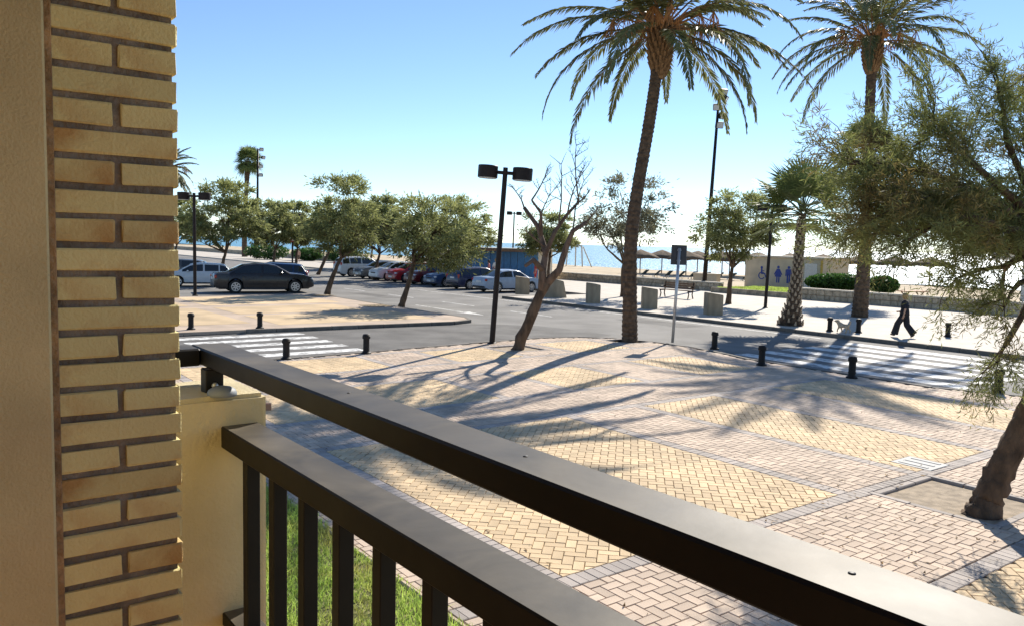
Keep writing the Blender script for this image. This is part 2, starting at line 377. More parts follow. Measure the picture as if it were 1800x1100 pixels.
def soldier(a, b, c, d, alongq):
    if alongq:
        n = max(1, round((b-a)/BW)); w = (b-a)/n
        for i in range(n): yield [(a+i*w, c), (a+i*w+w, c), (a+i*w+w, d), (a+i*w, d)], abs(w-BW) < .004, a+i*w+w/2, (c+d)/2, math.pi/2
    else:
        n = max(1, round((d-c)/BW)); w = (d-c)/n
        for i in range(n): yield [(a, c+i*w), (b, c+i*w), (b, c+i*w+w), (a, c+i*w+w)], abs(w-BW) < .004, (a+b)/2, c+i*w+w/2, 0
bricks = []
tl = [t for s in YT for t in s]; G = BL
Tcuts = []                           # rows in t : (t0,t1,type)
prev = -20.7
for (a, b) in YT:
    Tcuts += [(prev, a-G, 'street'), (a-G, a, 'band'), (a, b, 'yel'), (b, b+G, 'band')]; prev = b+G
Qcuts = []; prev = -8
for (a, b) in YQ:
    Qcuts += [(prev, a-G, 'street'), (a-G, a, 'band'), (a, b, 'yel'), (b, b+G, 'band')]; prev = b+G
Qcuts.append((prev, 20.2, 'street'))
for (c, d, tt) in Tcuts:
    if d <= c: continue
    if tt == 'band':
        for r in soldier(-8, 20.2, c, d, True): bricks.append(('grey_paver', *r))
    elif tt == 'street':
        for r in herring(-8, 20.2, c, d, 0): bricks.append(('pink_paver', *r))
    else:
        for (a, b, qt_) in Qcuts:
            if qt_ == 'band':
                for r in soldier(a, b, c, d, False): bricks.append(('grey_paver', *r))
            else:
                for r in herring(a, b, c, d, math.pi/4 if qt_ == 'yel' else 0): bricks.append(('yellow_paver' if qt_ == 'yel' else 'pink_paver', *r))
def keep(b):
    _, poly, full, x, y, an = b
    if not inpoly(x, y, PLZ): return False
    if x < 0 and y > -15 or y > 2.5: return False
    for e in range(len(EDGE)-1):
        (x0, y0), (x1, y1) = EDGE[e], EDGE[e+1]; L2 = (x1-x0)**2+(y1-y0)**2
        k = max(0, min(1, ((x-x0)*(x1-x0)+(y-y0)*(y1-y0))/L2))
        if math.hypot(x-x0-k*(x1-x0), y-y0-k*(y1-y0)) < .20: return False
    for a, b_, c, d in PITS:
        if a-.1 < x < b_+.1 and c-.1 < y < d+.1: return False
    return True
def cut_out(bl, a, b, c, d):
    """cut every brick around the rectangle instead of letting it run in"""
    out = []
    for k, poly, full, x, y, an in bl:
        xs = [p[0] for p in poly]; ys = [p[1] for p in poly]
        if max(xs) <= a or min(xs) >= b or max(ys) <= c or min(ys) >= d: out.append((k, poly, full, x, y, an)); continue
        for (e, f, g, h) in ((-99, a, -99, 99), (b, 99, -99, 99), (a, b, -99, c), (a, b, d, 99)):
            Q = clip(poly, e, f, g, h)
            if len(Q) > 2:
                ar = abs(sum(Q[m-1][0]*Q[m][1]-Q[m][0]*Q[m-1][1] for m in range(len(Q))))/2
                if ar > BL*BW*.08: out.append((k, Q, False, sum(p[0] for p in Q)/len(Q), sum(p[1] for p in Q)/len(Q), an))
    return out
for a, b, c, d in PITS: bricks = cut_out(bricks, a-.11, b+.11, c-.11, d+.11)
bricks = cut_out(bricks, 11.45, 12.02, -5.965, -5.375)
bricks = cut_out(bricks, -99, LAWN_Q+.05, LAWN_T0-.02, 99)
bricks = [b for b in bricks if keep(b)]
def pix(x, y, z):
    v = Vector((x, y, z-CAMZ)); w = v.dot(f_); return (900+1420*v.dot(r2)/w, 550-1420*v.dot(u2)/w, w) if w > .3 else (-9e3, -9e3, w)
def seen(b):
    p = W(b[3], b[4]); x, y, w = pix(p.x, p.y, 0)
    if not (330 < x < 1795 and 500 < y < 1095): return None
    if y < 600+.3468*(x-429) or (y > 495+.4369*x and y < 496+.524*x): return w
    return None
cand = sorted([(seen(b), i) for i, b in enumerate(bricks) if b[2] and seen(b)])[:300]; single = {i for _, i in cand}
def paver_mesh(poly, name, cxy=None, z=0.0):
    cx = sum(p[0] for p in poly)/len(poly); cy = sum(p[1] for p in poly)/len(poly); V = []; n = len(poly)
    for ins, zz in ((.004, -.034), (.004, -.006), (.010, 0.0)):
        for p in poly:
            dx, dy = p[0]-cx, p[1]-cy; l = math.hypot(dx, dy); k = max(.1, 1-ins*1.35/l); V.append((cx+dx*k, cy+dy*k, zz+z))
    F = [tuple(range(2*n, 3*n))]+[(r*n+i, r*n+(i+1) % n, r*n+n+(i+1) % n, r*n+n+i) for r in range(2) for i in range(n)]
    return V, F
unit = {}
for k in ('yellow_paver', 'pink_paver', 'grey_paver'):
    V, F = paver_mesh([(-BL/2, -BW/2), (BL/2, -BW/2), (BL/2, BW/2), (-BL/2, BW/2)], k); unit[k] = pydata('brick_'+k, V, F); unit[k].materials.append(M[k])
bulk = {k: ([], [], []) for k in unit}
for i, b in enumerate(bricks):
    k, poly, full, x, y, an = b
    if i in single:
        o = bpy.data.objects.new('brick', unit[k]); COL.objects.link(o); o.parent = plaza
        o.location = W(x, y, random.uniform(-.002, .0015))
        # local frame of the q/t plane (q axis, -t axis would mirror): long axis direction in world
        dv = W(math.cos(an), math.sin(an)); o.rotation_euler = (random.uniform(-.006, .006), random.uniform(-.004, .004), math.atan2(dv.y, dv.x))
    else:
        if (poly[1][0]-poly[0][0])*(poly[2][1]-poly[1][1])-(poly[1][1]-poly[0][1])*(poly[2][0]-poly[1][0]) > 0: poly = poly[::-1]   # q,t frame is left-handed
        V, F = paver_mesh(poly, k, z=random.uniform(-.002, .0015)); v0, f0, tn = bulk[k]; o0 = len(v0)
        v0 += [W(p[0], p[1], p[2]) for p in V]; f0 += [tuple(q+o0 for q in f) for f in F]; tn += [random.random()]*len(V)
for k, (v0, f0, tn) in bulk.items():
    me = pydata('brick_paving', v0, f0); a = me.attributes.new('tint', 'FLOAT', 'POINT'); a.data.foreach_set('value', tn)
    # in the bulk mesh the tint comes from the attribute alone
    mm = M[k].copy(); mm.name = k+'_field'
    for n in mm.node_tree.nodes:
        if n.type == 'MATH' and n.operation == 'ADD' and n.inputs[1].is_linked:
            mm.node_tree.links.remove(n.inputs[1].links[0]); n.inputs[1].default_value = 0
    o = link('brick_paving', me, plaza, mm); o['kind'] = 'stuff'
# kerb stones
def kerb_run(parent, pts, wid, ztop, hgt, step, m='kerb', name='kerb_stone'):
    me = None
    for i in range(len(pts)-1):
        a, b = Vector((*pts[i], 0)), Vector((*pts[i+1], 0)); L = (b-a).length; n = max(1, round(L/step)); d = (b-a)/n; an = math.atan2(d.y, d.x)
        for k in range(n):
            if me is None: me = MB().box((0, 0, 0), (1, wid, hgt), bev=.012).mesh('kerb_stone'); me.materials.append(M[m])
            c = a+d*(k+.5); o = bpy.data.objects.new(name, me); COL.objects.link(o); o.parent = parent
            o.location = (c.x, c.y, ztop-hgt/2+random.uniform(-.004, .004)); o.rotation_euler = (0, 0, an); o.scale = (d.length-.012, 1, 1)
for a, b, c, d in PITS:
    kerb_run(plaza, [W(*p).xy for p in ((a-.055, c-.11), (a-.055, d+.11))], .105, .002, .16, .45, 'grey_paver', 'edging_stone'); kerb_run(plaza, [W(*p).xy for p in ((b+.055, c-.11), (b+.055, d+.11))], .105, .002, .16, .45, 'grey_paver', 'edging_stone')
    kerb_run(plaza, [W(*p).xy for p in ((a, c-.055), (b, c-.055))], .105, .002, .16, .45, 'grey_paver', 'edging_stone'); kerb_run(plaza, [W(*p).xy for p in ((a, d+.055), (b, d+.055))], .105, .002, .16, .45, 'grey_paver', 'edging_stone')
# inspection hatch
hc = W(11.735, -5.67); hq = MB().box((0, 0, -.012), (.56, .58, .03), bev=.004); ho = hq.build('access_cover', 'cover_grey', None); ho.location = (hc.x, hc.y, 0.0); ho.rotation_euler = (0, 0, TH)
for dx in (-.18, 0, .18):
    MB().box((dx, 0, .006), (.05, .42, .008)).build('rib', 'cover_grey', ho)
tag(ho, 'grey metal access cover set flush in the yellow brick paving', 'access cover')
kerb_run(plaza, [W(*p).xy for p in EDGE[:-1]]+[W(19.7, 2).xy], .14, .004, .2, .9)
pk = bpy.data.objects['promenade']
kerb_run(pk, [W(27.08, 2).xy, W(27.08, -37.1).xy, W(33.68, -37.1).xy, W(33.68, -75).xy], .16, .035, .2, 1.0)
# --- island ----------------------------------------------------------
ISL = [(-30, -26.4), (8.8, -26.3), (16.6, -25.9), (17.6, -26.3), (18.0, -27.2), (17.9, -29), (17.9, -41), (17.6, -41.8), (-30, -41.8)]
island = flat('island_pavement', [W(*p) for p in ISL], .02, 'pink_paver', drop=.2)
for (a, b, c, d) in [(-20, 9.6, -35, -28.2), (10.3, 16.6, -31, -27.3), (10.3, 15.8, -35, -31.6), (-20, 9.6, -41, -36), (10.3, 16.6, -41, -36)]:
    flat('yellow_paving', rectW(a, b, c, d), .0245, 'yellow_paver', island)
kerb_run(island, [W(*p).xy for p in ISL[1:8]]+[W(-10, -41.8).xy], .15, .03, .2, 1.0)
kerb_run(island, [W(-16, -26.37).xy, W(8.8, -26.3).xy], .15, -.05, .12, 1.0)
for q, t in ((18.9-1.3, -42.67+2.2), (17.2, -33.5)):
    flat('soil_bed', rectW(q-.6, q+.6, t-.6, t+.6), .032, 'soil', island)
# --- road markings ------------------------------------------------------
road = bpy.data.objects['road']
M['asphalt_old'] = mat('asphalt_old', (.125, .118, .108), .92, .25, .9, .5, 70, detail=9)
flat('asphalt_patch', [W(-40, -26.1), W(15.5, -26.0), W(18.0, -25.6), W(19.4, -24.2), W(19.9, -22.0), W(19.8, -20.6), W(18.4, -20.35), W(16, -20.7), W(10, -20.4), W(-40, -19.95)], -.0975, 'asphalt_old', road)
for (a, b, c, d) in ((20.6, 21.7, -44, -39), (24.2, 25.6, -25, -21.2)): flat('asphalt_patch', [W(a, c), W(b, c+.2), W(b+.05, d), W(a+.1, d-.15)], -.0975, 'asphalt_old', road)
def mark(poly): flat('road_marking', poly, -.095, 'marking', road)
for t in (-25.5, -24.4, -23.3, -22.2, -21.1): mark(rectW(6.4, 10.4, t-.27, t+.27))
for q in (20.0, 21.15, 22.3, 23.45, 24.6, 25.75): mark(rectW(q-.3, q+.3, -15.2, -8.6))
for t in range(-120, -26, 6): mark(rectW(22.3, 22.42, t, t+3.0))
for t in (-6, 0, 6): mark(rectW(22.6, 22.72, t, t+3))
mark(rectW(26.2, 26.32, -200, -16.5)); mark(rectW(19.9, 20.02, -34.6, -30.4))
mark([W(19.6, -30.4), W(20.32, -30.4), W(19.96, -28.7)])
for i in range(12): mark(rectW(28.4, 33.3, -43.65-2.85*i, -43.55-2.85*i))

# ================================================================== BALCONY
bld = empty('apartment_building', B(0, -1.2, 0), 0, 'cream stucco balcony wall of the apartment building beside the brick column', 'building')
bi = Matrix.Rotation(math.pi/2-BA-math.pi/2, 3, 'Z')
def bbox(name, s0, s1, p0, p1, z0, z1, m, parent, bev=0, ang=None):
    """box in the balcony frame, as a child of parent (parent has no rotation)"""
    c = B((s0+s1)/2, (p0+p1)/2, (z0+z1)/2); loc = parent.location if parent else Vector((0, 0, 0))
    mb = MB().box((0, 0, 0), (abs(p1-p0), abs(s1-s0), z1-z0), rz=-BA, bev=bev)
    o = mb.build(name, m, parent); o.location = c-loc; return o
bbox('stucco_wall', 1.872, 2.46, -1.6, .256, .0, 4.1, 'stucco_dark', bld, bev=.005)
bbox('balcony_floor', -3.5, 2.9, -1.6, .95, 1.35, 1.55, 'tile', bld)
bbox('base_wall', -3.5, 2.86, -1.6, .92, -.3, 1.345, 'facade', bld)
bbox('ceiling_slab', -3.5, 2.5, -1.6, 1.05, 4.105, 4.4, 'soffit', bld)
bbox('back_wall', -3.5, 1.868, -1.8, -1.3, 1.552, 4.1, 'soffit', bld)
bbox('end_wall', -3.7, -3.3, -1.3, .2, 1.552, 4.1, 'soffit', bld)
# brick column: alternating stretcher and header courses with raked joints
colm = empty('brick_column', B(2.02, .39, 1.55), 0, 'yellow brick column with deep raked mortar joints beside the balcony railing', 'column')
P0, P1, S0, S1, CH, BH = .268, .515, 1.90, 2.147, .0615, .0462
bbox('mortar_core', S0+.008, S1-.008, P0+.006, P1-.009, 1.552, 4.1, 'brick_mortar', colm)
bbox('corner_mortar', 1.896, 1.96, .2565, P0+.004, 1.552, 4.1, 'rust_mortar', colm, bev=.002)
def brick_mesh(lx, ly, lz, seed):
    """slightly irregular chipped brick"""
    rr = random.Random(seed); mb = MB().box((0, 0, 0), (lx, ly, lz), bev=.0022)
    me = pydata('brick', [(x+rr.uniform(-.0018, .0018), y+rr.uniform(-.0018, .0012), z+rr.uniform(-.0018, .0018)) for x, y, z in mb.v], mb.f); me.materials.append(M['brick_stained' if seed in (11, 3) else 'brick']); return me
stre = [brick_mesh(.247, .116, BH, i) for i in range(8)]; head = [brick_mesh(.1165, .247, BH, 9+i) for i in range(8)]
nrow = int((4.1-1.555)/CH)
for r in range(nrow):
    z = 1.575+r*CH+.004
    if z+BH/2 > 4.1: break
    even = r % 2 == 1
    for k in range(2):
        if even: s, p, me = S0+.058+k*.131, (P0+P1)/2, random.choice(stre)
        else: s, p, me = (S0+S1)/2, P0+.0583+k*.1305, random.choice(head)
        o = bpy.data.objects.new('brick', me); COL.objects.link(o); o.parent = colm
        o.location = B(s+random.uniform(-.0015, .0015), p+random.uniform(-.0015, .0015), z+random.uniform(-.001, .001))-colm.location
        o.rotation_euler = (random.uniform(-.006, .006), random.uniform(-.006, .006), -BA+random.uniform(-.005, .005)+(math.pi if random.random() < .5 else 0))
# parapet
par = empty('parapet_wall', B(2.6, .6, 0), 0, 'low cream rendered parapet wall carrying the railing post', 'wall')
def rough_block(s0, s1, p0, p1, z0, z1, amp):
    bm = bmesh.new(); bmesh.ops.create_cube(bm, size=1)
    for v in bm.verts: v.co = Vector((s0+(v.co.x+.5)*(s1-s0), p0+(v.co.y+.5)*(p1-p0), z0+(v.co.z+.5)*(z1-z0)))
    bmesh.ops.bevel(bm, geom=[e for e in bm.edges], offset=.014, segments=2, affect='EDGES')
    bmesh.ops.subdivide_edges(bm, edges=[e for e in bm.edges if e.calc_length() > .1], cuts=14, use_grid_fill=True)
    for v in bm.verts:
        k = amp*(math.sin(v.co.x*37+v.co.z*11)*math.cos(v.co.y*43)+.6*math.sin(v.co.y*91+v.co.x*77))
        top = 1 if v.co.z > z1-.03 else .35
        v.co += Vector((k*top*.5, k*top*.5, k*top))
    for v in bm.verts: v.co = B(v.co.x, v.co.y, v.co.z)
    bmesh.ops.recalc_face_normals(bm, faces=bm.faces)
    me = bpy.data.meshes.new('wall_body'); bm.to_mesh(me); bm.free(); me.polygons.foreach_set('use_smooth', [True]*len(me.polygons)); return me
po = link('wall_body', rough_block(2.47, 2.80, -.35, .932, .2, 2.562, .0016), par, 'stucco'); po.location = -par.location; po.data.set_sharp_from_angle(angle=R(28))
# grey cap light on the parapet
cap = MB().lathe((0, 0, 0), [(.044, -.006), (.044, .003), (.040, .012), (.028, .020), (.010, .024)], 20).build('cap_light', mat('cap_grey', (.20, .22, .24), .6, .1, 9), None, True)
cap.location = B(2.50, .80, 2.566); tag(cap, 'small grey domed cap on top of the cream parapet wall', 'cap')
# railing
rail = empty('balcony_railing', B(1.2, .84, 1.55), 0, 'black painted metal balcony railing with wide flat handrail', 'railing')
bbox('handrail', -1.4, 2.766, .782, .895, 2.634, 2.690, 'rail_paint', rail, bev=.005)
bbox('return_rail', 2.645, 2.765, -.6, .780, 2.634, 2.6898, 'rail_paint', rail, bev=.005)
bbox('lower_rail', -1.4, 2.475, .787, .903, 2.402, 2.470, 'rail_paint', rail, bev=.004)
bbox('bottom_rail', -1.4, 2.475, .787, .87, 1.835, 1.878, 'rail_paint', rail, bev=.004)
bbox('post', 2.545, 2.60, .765, .82, 2.545, 2.636, 'rail_paint', rail, bev=.003)
for s in (2.30, 2.095, 1.893, 1.692, 1.493, 1.288, 1.085, .88, .675, .47, .265, .06, -.145, -.35, -.555, -.76):
    bbox('baluster', s-.019, s+.019, .800, .839, 1.876, 2.404, 'rail_paint', rail, bev=.002)
for s in (.46, 1.05, 1.72):
    for p, z in ((.845, 2.690), ):
        o = MB().lathe((0, 0, 0), [(.0045, -.002), (.0045, .0008), (.002, .0016)], 10).build('rivet', 'trim', rail, True); o.location = B(s, p, z)-rail.location
o = MB().lathe((0, 0, 0), [(.010, -.002), (.010, .006), (.004, .010)], 10, Matrix.Rotation(R(90), 3, 'X')).build('bolt', 'steel', rail, True)
o.rotation_euler = (0, 0, -BA); o.location = B(2.545, .792, 2.585)-rail.location
# small terracotta lump outside the parapet
tl_ = MB().box((0, 0, .06), (.22, .11, .12), bev=.008).build('loose_brick', 'tile'); tl_.location = (-4.35, 14.15, -.004); tl_.rotation_euler = (0, 0, .3)
tag(tl_, 'terracotta brick lying on the paving beyond the parapet wall', 'brick')

# ================================================================== LAWN
lawn = flat('lawn', [W(-3, LAWN_T0), W(LAWN_Q, LAWN_T0), W(LAWN_Q, 6), W(-3, 6)], -.018, 'lawn_soil')
def blades(n, reg, zb, h0, h1, w, seed):
    g = np.random.default_rng(seed); q = g.uniform(reg[0], reg[1], n); t = g.uniform(reg[2], reg[3], n)
    clump = .55+.45*np.sin(q*3.1+np.sin(t*2.3)*1.5)*np.cos(t*2.7)
    h = (h0+(h1-h0)*g.random(n))*(.6+.5*clump); a = g.uniform(0, 2*math.pi, n); ln = g.normal(0, .45, (n, 2))*h[:, None]
    b = np.stack([q*NQ[0]+t*NT[0], q*NQ[1]+t*NT[1], np.full(n, zb)], 1); s = np.stack([np.cos(a), np.sin(a), np.zeros(n)], 1)*w
    m = b+np.stack([ln[:, 0]*.35, ln[:, 1]*.35, h*.6], 1); tp = b+np.stack([ln[:, 0], ln[:, 1], h], 1)
    q1 = np.stack([b-s, b+s, m+s*.8, m-s*.8], 1); q2 = np.stack([m-s*.8, m+s*.8, tp+s*.15, tp-s*.15], 1)
    ti = np.clip(.35+.4*clump+g.normal(0, .2, n), 0, 1); return np.concatenate([q1, q2]), np.concatenate([ti, ti])
V, ti = blades(42000, (1.4, LAWN_Q+.03, -12, -3.5), -.02, .04, .105, .0045, 3)
V2, t2 = blades(9000, (1.0, LAWN_Q+.02, LAWN_T0, -12), -.02, .06, .13, .006, 4)
tag(link('grass', quads('grass', np.concatenate([V, V2]), np.concatenate([ti, t2])), None, 'grass'), 'bright green grass strip below the balcony railing', 'grass', kind='stuff')
kerb_run(lawn, [W(LAWN_Q+.02, LAWN_T0).xy, W(LAWN_Q+.02, 2).xy], .05, .006, .06, .6, 'pink_paver', 'edging_stone')

# ================================================================== STREET FURNITURE
def make_bollard():
    r = empty('bollard', (0, 0, 0))
    MB().lathe((0, 0, 0), [(.135, -.01), (.135, .03), (.105, .05), (.092, .07), (.085, .09), (.083, .40), (.088, .405)], 18).build('post', 'iron', r, ang=35)
    MB().lathe((0, 0, 0), [(.088, .402), (.108, .415), (.108, .475), (.098, .485), (.098, .505), (.085, .522), (.05, .534), (.012, .538)], 18).build('cap', 'iron', r, ang=35)
    MB().lathe((0, 0, 0), [(.089, .13), (.094, .14), (.089, .15)], 18).build('ring', 'iron', r)
    return r
proto = make_bollard(); first = True
BOL = [(-10.38, 26.00, .02, 'black iron bollard on the left pavement corner beside the brick column, past the side crossing', 0),
       (-8.40, 26.80, .02, 'black iron bollard at the dropped kerb of the island pavement', 0),
       (-5.67, 20.21, 0, 'black iron bollard at the near end of the side street zebra crossing, above the handrail', 0),
       (-3.90, 21.58, 0, 'black iron bollard at the near side street crossing, closer to the leaning tree', 0),
       (6.18, 24.40, 0, 'black iron bollard at the plaza kerb next to the sign pole', 0),
       (6.62, 21.15, 0, 'black iron bollard on the plaza, second from the sign pole along the main crossing', 0),
       (8.26, 19.37, 0, 'black iron bollard on the plaza standing in the palm crown shadow', 0),
       (10.90, 17.85, 0, 'black iron bollard on the plaza partly behind hanging tamarisk twigs', 0),
       (12.02, 30.4, .02, 'black iron bollard on the far promenade between the fan palm and the white dog', 0),
       (12.98, 30.1, .02, 'black iron bollard on the far promenade right behind the white dog', 0),
       (15.95, 29.4, .02, 'black iron bollard on the far promenade past the walking woman', 0)]
for x, y, z, lb, _ in BOL:
    o = proto if first else copy_tree(proto); first = False
    o.location = (x, y, z); tag(o, lb, 'bollard', 'black iron bollards')
def lamp(x, y, z, h, lean, az, label, signal=None):
    r = empty('street_lamp', (x, y, z), az, label, 'street lamp', 'twin drum street lamps'); tl = math.tan(R(lean))
    top = (tl*h*math.cos(az), -tl*h*math.sin(az), h); X = lambda k, dz=0: (tl*k+0, 0, k+dz)
    MB().lathe((0, 0, 0), [(.14, -.02), (.14, .03), (.11, .05)], 14).build('base_plate', 'lamp_black', r)
    MB().tube([X(0), X(h*.5), X(h)], [.085, .08, .072], 14).build('pole', 'lamp_black', r, ang=40)
    rot = Matrix.Rotation(R(lean), 3, 'Y'); c = Vector(X(h-.16))
    MB().box(c, (.46, .11, .10), rot=rot, bev=.01).build('arm', 'lamp_black', r)
    for sg in (-1, 1):
        cc = c+rot @ Vector((sg*.52, 0, -.0))
        d = MB().lathe(cc, [(.285, -.18), (.30, -.175), (.30, .17), (.285, .185), (.05, .20)], 26, rot).build('lamp_drum', 'lamp_black', r, ang=40)
        MB().lathe(cc+rot @ Vector((0, 0, -.19)), [(.27, -.008), (.27, .012)], 24, rot).build('lens', 'lens', d)
    return r
lamp(-.59, 24.47, -.01, 5.3, 3.2, 0, 'tall black twin drum lamp beside the bare leaning tree on the plaza')
lamp(-16.11, 40.91, .015, 5.15, 0, .05, 'black twin drum lamp behind the dark saloon next to the brick column')
l3 = lamp(-21.24, 77.82, .015, 5.3, 0, .05, 'black twin drum lamp with a round red ringed sign, past the parked cars')
lamp(13.10, 41.72, .015, 5.3, 1.5, .3, 'black twin drum lamp on the promenade in front of the toilet block')
lamp(-.1, 88, .0, 6.4, .8, .05, 'far black twin drum lamp standing behind the blue kiosk')
sg = MB().lathe((0, -.09, 2.95), [(.34, -.01), (.34, .01)], 28, Matrix.Rotation(R(90), 3, 'X')).build('round_sign', 'red_sign', l3)
MB().lathe((0, -.104, 2.95), [(.25, -.006), (.25, .006)], 28, Matrix.Rotation(R(90), 3, 'X')).build('sign_face', 'white_sign', sg)
MB().box((-.02, -.115, 2.95), (.10, .008, .34)).build('sign_symbol', 'red_sign', sg)
# traffic sign seen from behind
ts = empty('traffic_sign', (5.23, 26.05, -.01), 0, 'dark back of a rectangular traffic sign on a pale metal pole', 'sign')
MB().tube([(0, 0, -.02), (.10, 0, 3.02)], [.048, .048], 12).build('pole', 'steel', ts, True)
MB().box((.105, .075, 2.80), (.50, .03, .64), rot=Matrix.Rotation(R(1), 3, 'Y'), bev=.02).build('panel', 'sign_back', ts)
MB().box((.095, .02, 2.62), (.12, .04, .04)).build('bracket', 'steel', ts); MB().box((.10, .02, 2.95), (.12, .04, .04)).build('bracket', 'steel', ts)
# floodlight masts
def mast(x, y, z, h, lean, r0, label, heads):
    r = empty('floodlight_mast', (x, y, z), 0, label, 'mast', 'floodlight masts'); tl = math.tan(R(lean))
    MB().tube([(0, 0, -.05), (tl*h*.5, 0, h*.5), (tl*h, 0, h)], [r0, r0*.75, r0*.5], 14).build('pole', 'lamp_black', r, True)
    MB().lathe((0, 0, 0), [(r0*1.7, -.03), (r0*1.7, .05), (r0*1.05, .1)], 14).build('base_plate', 'lamp_black', r)
    for dx, dz, a, b in heads:
        k = Matrix.Rotation(R(b), 3, 'Z') @ Matrix.Rotation(R(a), 3, 'X')
        c = Vector((tl*h+dx, 0, h+dz)); MB().tube([(tl*(h+dz), 0, h+dz-.05), c], .05, 8).build('bracket', 'lamp_black', r)
        f = MB().box(c, (.55, .28, .45), rot=k, bev=.04).build('floodlight', 'lamp_black', r)
        MB().box(c+k @ Vector((0, -.15, 0)), (.46, .012, .36), rot=k).build('lens', 'lens', f)
    return r
mast(13.8, 58.28, .02, 14.1, 2.0, .17, 'tall floodlight mast with stacked lamps rising beside the promenade palms', [(.3, -.1, 25, 20), (.42, -.55, 30, 60), (-.12, -1.15, 20, -20), (.28, -1.75, 25, 30), (.1, -2.4, 15, 10)])
mast(-35.9, 113.4, .0, 15.2, .6, .22, 'distant floodlight mast next to the lone fan palm', [(.5, -.1, 20, 30), (.75, -1.2, 20, 50), (.4, -2.4, 20, 20), (.4, -3.6, 20, 0)])
# concrete blocks : tall half-round slabs with a sloping top
def block(x, y, w, d, h, rz, label, wedge=False):
    n = 12; poly = [(-w/2, -d/2)]+[(w/2-.32*w*(1-math.cos(a)), -d/2+d*(i/n)) for i, a in enumerate([math.pi/2*k/n for k in range(n+1)])]+[(-w/2, d/2)]
    V = [(p[0], p[1], -.03) for p in poly]; N = len(poly); V += [(p[0]*(.8 if wedge else 1)-(.06*w if wedge else 0), p[1], h-(.10 if not wedge else .22)*(p[0]+w/2)/w) for p in poly]
    F = [tuple(range(N-1, -1, -1)), tuple(range(N, 2*N))]+[(i, (i+1) % N, N+(i+1) % N, N+i) for i in range(N)]
    bm = bmesh.new(); vs = [bm.verts.new(v) for v in V]; [bm.faces.new([vs[i] for i in f]) for f in F]
    bmesh.ops.recalc_face_normals(bm, faces=bm.faces); bmesh.ops.bevel(bm, geom=[e for e in bm.edges if e.calc_face_angle(0) > R(40)], offset=.025, segments=2, affect='EDGES')
    me = bpy.data.meshes.new('concrete_block'); bm.to_mesh(me); bm.free()
    o = link('concrete_block', me, None, 'concrete'); o.location = (x, y, .02); o.rotation_euler = (0, 0, rz)
    return tag(o, label, 'concrete block', 'upright concrete blocks along the promenade kerb')
block(.59, 48.66, .86, .7, 1.05, 0, 'upright concrete block standing in front of the silver blue saloon')
block(2.45, 46.25, 1.25, .9, 1.15, .05, 'widest upright concrete block with a sloping side, behind the bare leaning tree', True)
block(4.24, 42.43, .72, .6, 1.06, 0, 'upright concrete block on the promenade between the bare tree and the near date palm')
block(6.70, 39.44, .72, .6, 1.06, 0, 'upright concrete block on the promenade just right of the date palm trunk')
block(9.15, 36.67, .72, .6, 1.02, .1, 'upright pale concrete block on the promenade behind the sign pole')
# bench
bc = (Vector((8.98, 49.11, .02))+Vector((10.56, 47.18, .02)))/2; bn = empty('park_bench', bc, math.atan2(-1.93, 1.58), 'wooden slat park bench with dark cast iron ends facing the low stone wall', 'bench')
for sx in (-1.05, 1.05):
    MB().tube([(sx, -.22, 0), (sx, -.15, .25), (sx, -.24, .45)], .035, 8).tube([(sx, .25, 0), (sx, .16, .25), (sx, .2, .45), (sx, .3, .95)], .035, 8).tube([(sx, -.24, .43), (sx, .2, .43)], .03, 8).tube([(sx, -.2, .65), (sx, .24, .68)], .03, 8).build('leg', 'iron', bn)
for k in range(4): MB().box((0, -.2+k*.12, .47), (2.3, .09, .035), bev=.006).build('slat', 'wood', bn)
for k in range(3): MB().box((0, .215+k*.035, .60+k*.13), (2.3, .03, .09), bev=.006).build('slat', 'wood', bn)

# ================================================================== WALLS, BUILDINGS
def stone_wall(t0, t1, q, h, label, thick=.4, z=.0, n=None, coping=True):
    a, b = W(q, t0), W(q, t1); d = b-a; L = d.length; an = math.atan2(d.y, d.x); r = empty('stone_wall', (a.x, a.y, z), an, label, 'wall', 'low stone walls by the beach')
    MB().box((L/2, 0, h/2-.05), (L, thick-.05, h+.05)).build('wall_core', 'mortar', r)
    if coping:
        k = 0
        while k < L-.01:
            w = min(1.6, L-k); MB().box((k+w/2, 0, h+.05), (w-.015, thick+.08, .10), bev=.015).build('coping_stone', 'coping', r); k += 1.6
    V = MB(); rows = 2; hh = h/rows
    for rr in range(rows):
        x = random.uniform(0, .2)
        while x < L-.15:
            w = random.uniform(.3, .65); w = min(w, L-x)
            for sgn in (-1, 1): V.box((x+w/2, sgn*(thick/2-.03), hh*(rr+.5)), (w-.03, .09+random.uniform(0, .03), hh-.03), bev=.025)
            x += w
    o = V.build('stone_facing', 'stone', r); o['kind'] = 'stuff'
    a_ = o.data.attributes.new('tint', 'FLOAT', 'POINT'); a_.data.foreach_set('value', np.repeat(RNG.random(len(V.v)//32), 32))
    return r
stone_wall(-100, -36.5, 45.6, .55, 'low stone wall with pale coping between the promenade and the beach')
stone_wall(-30, 10, 44.6, .62, 'low stone wall with pale coping behind the walking woman')
stone_wall(-200, -100.5, 45.6, .6, 'distant low stone wall along the beach beyond the trees', coping=True)
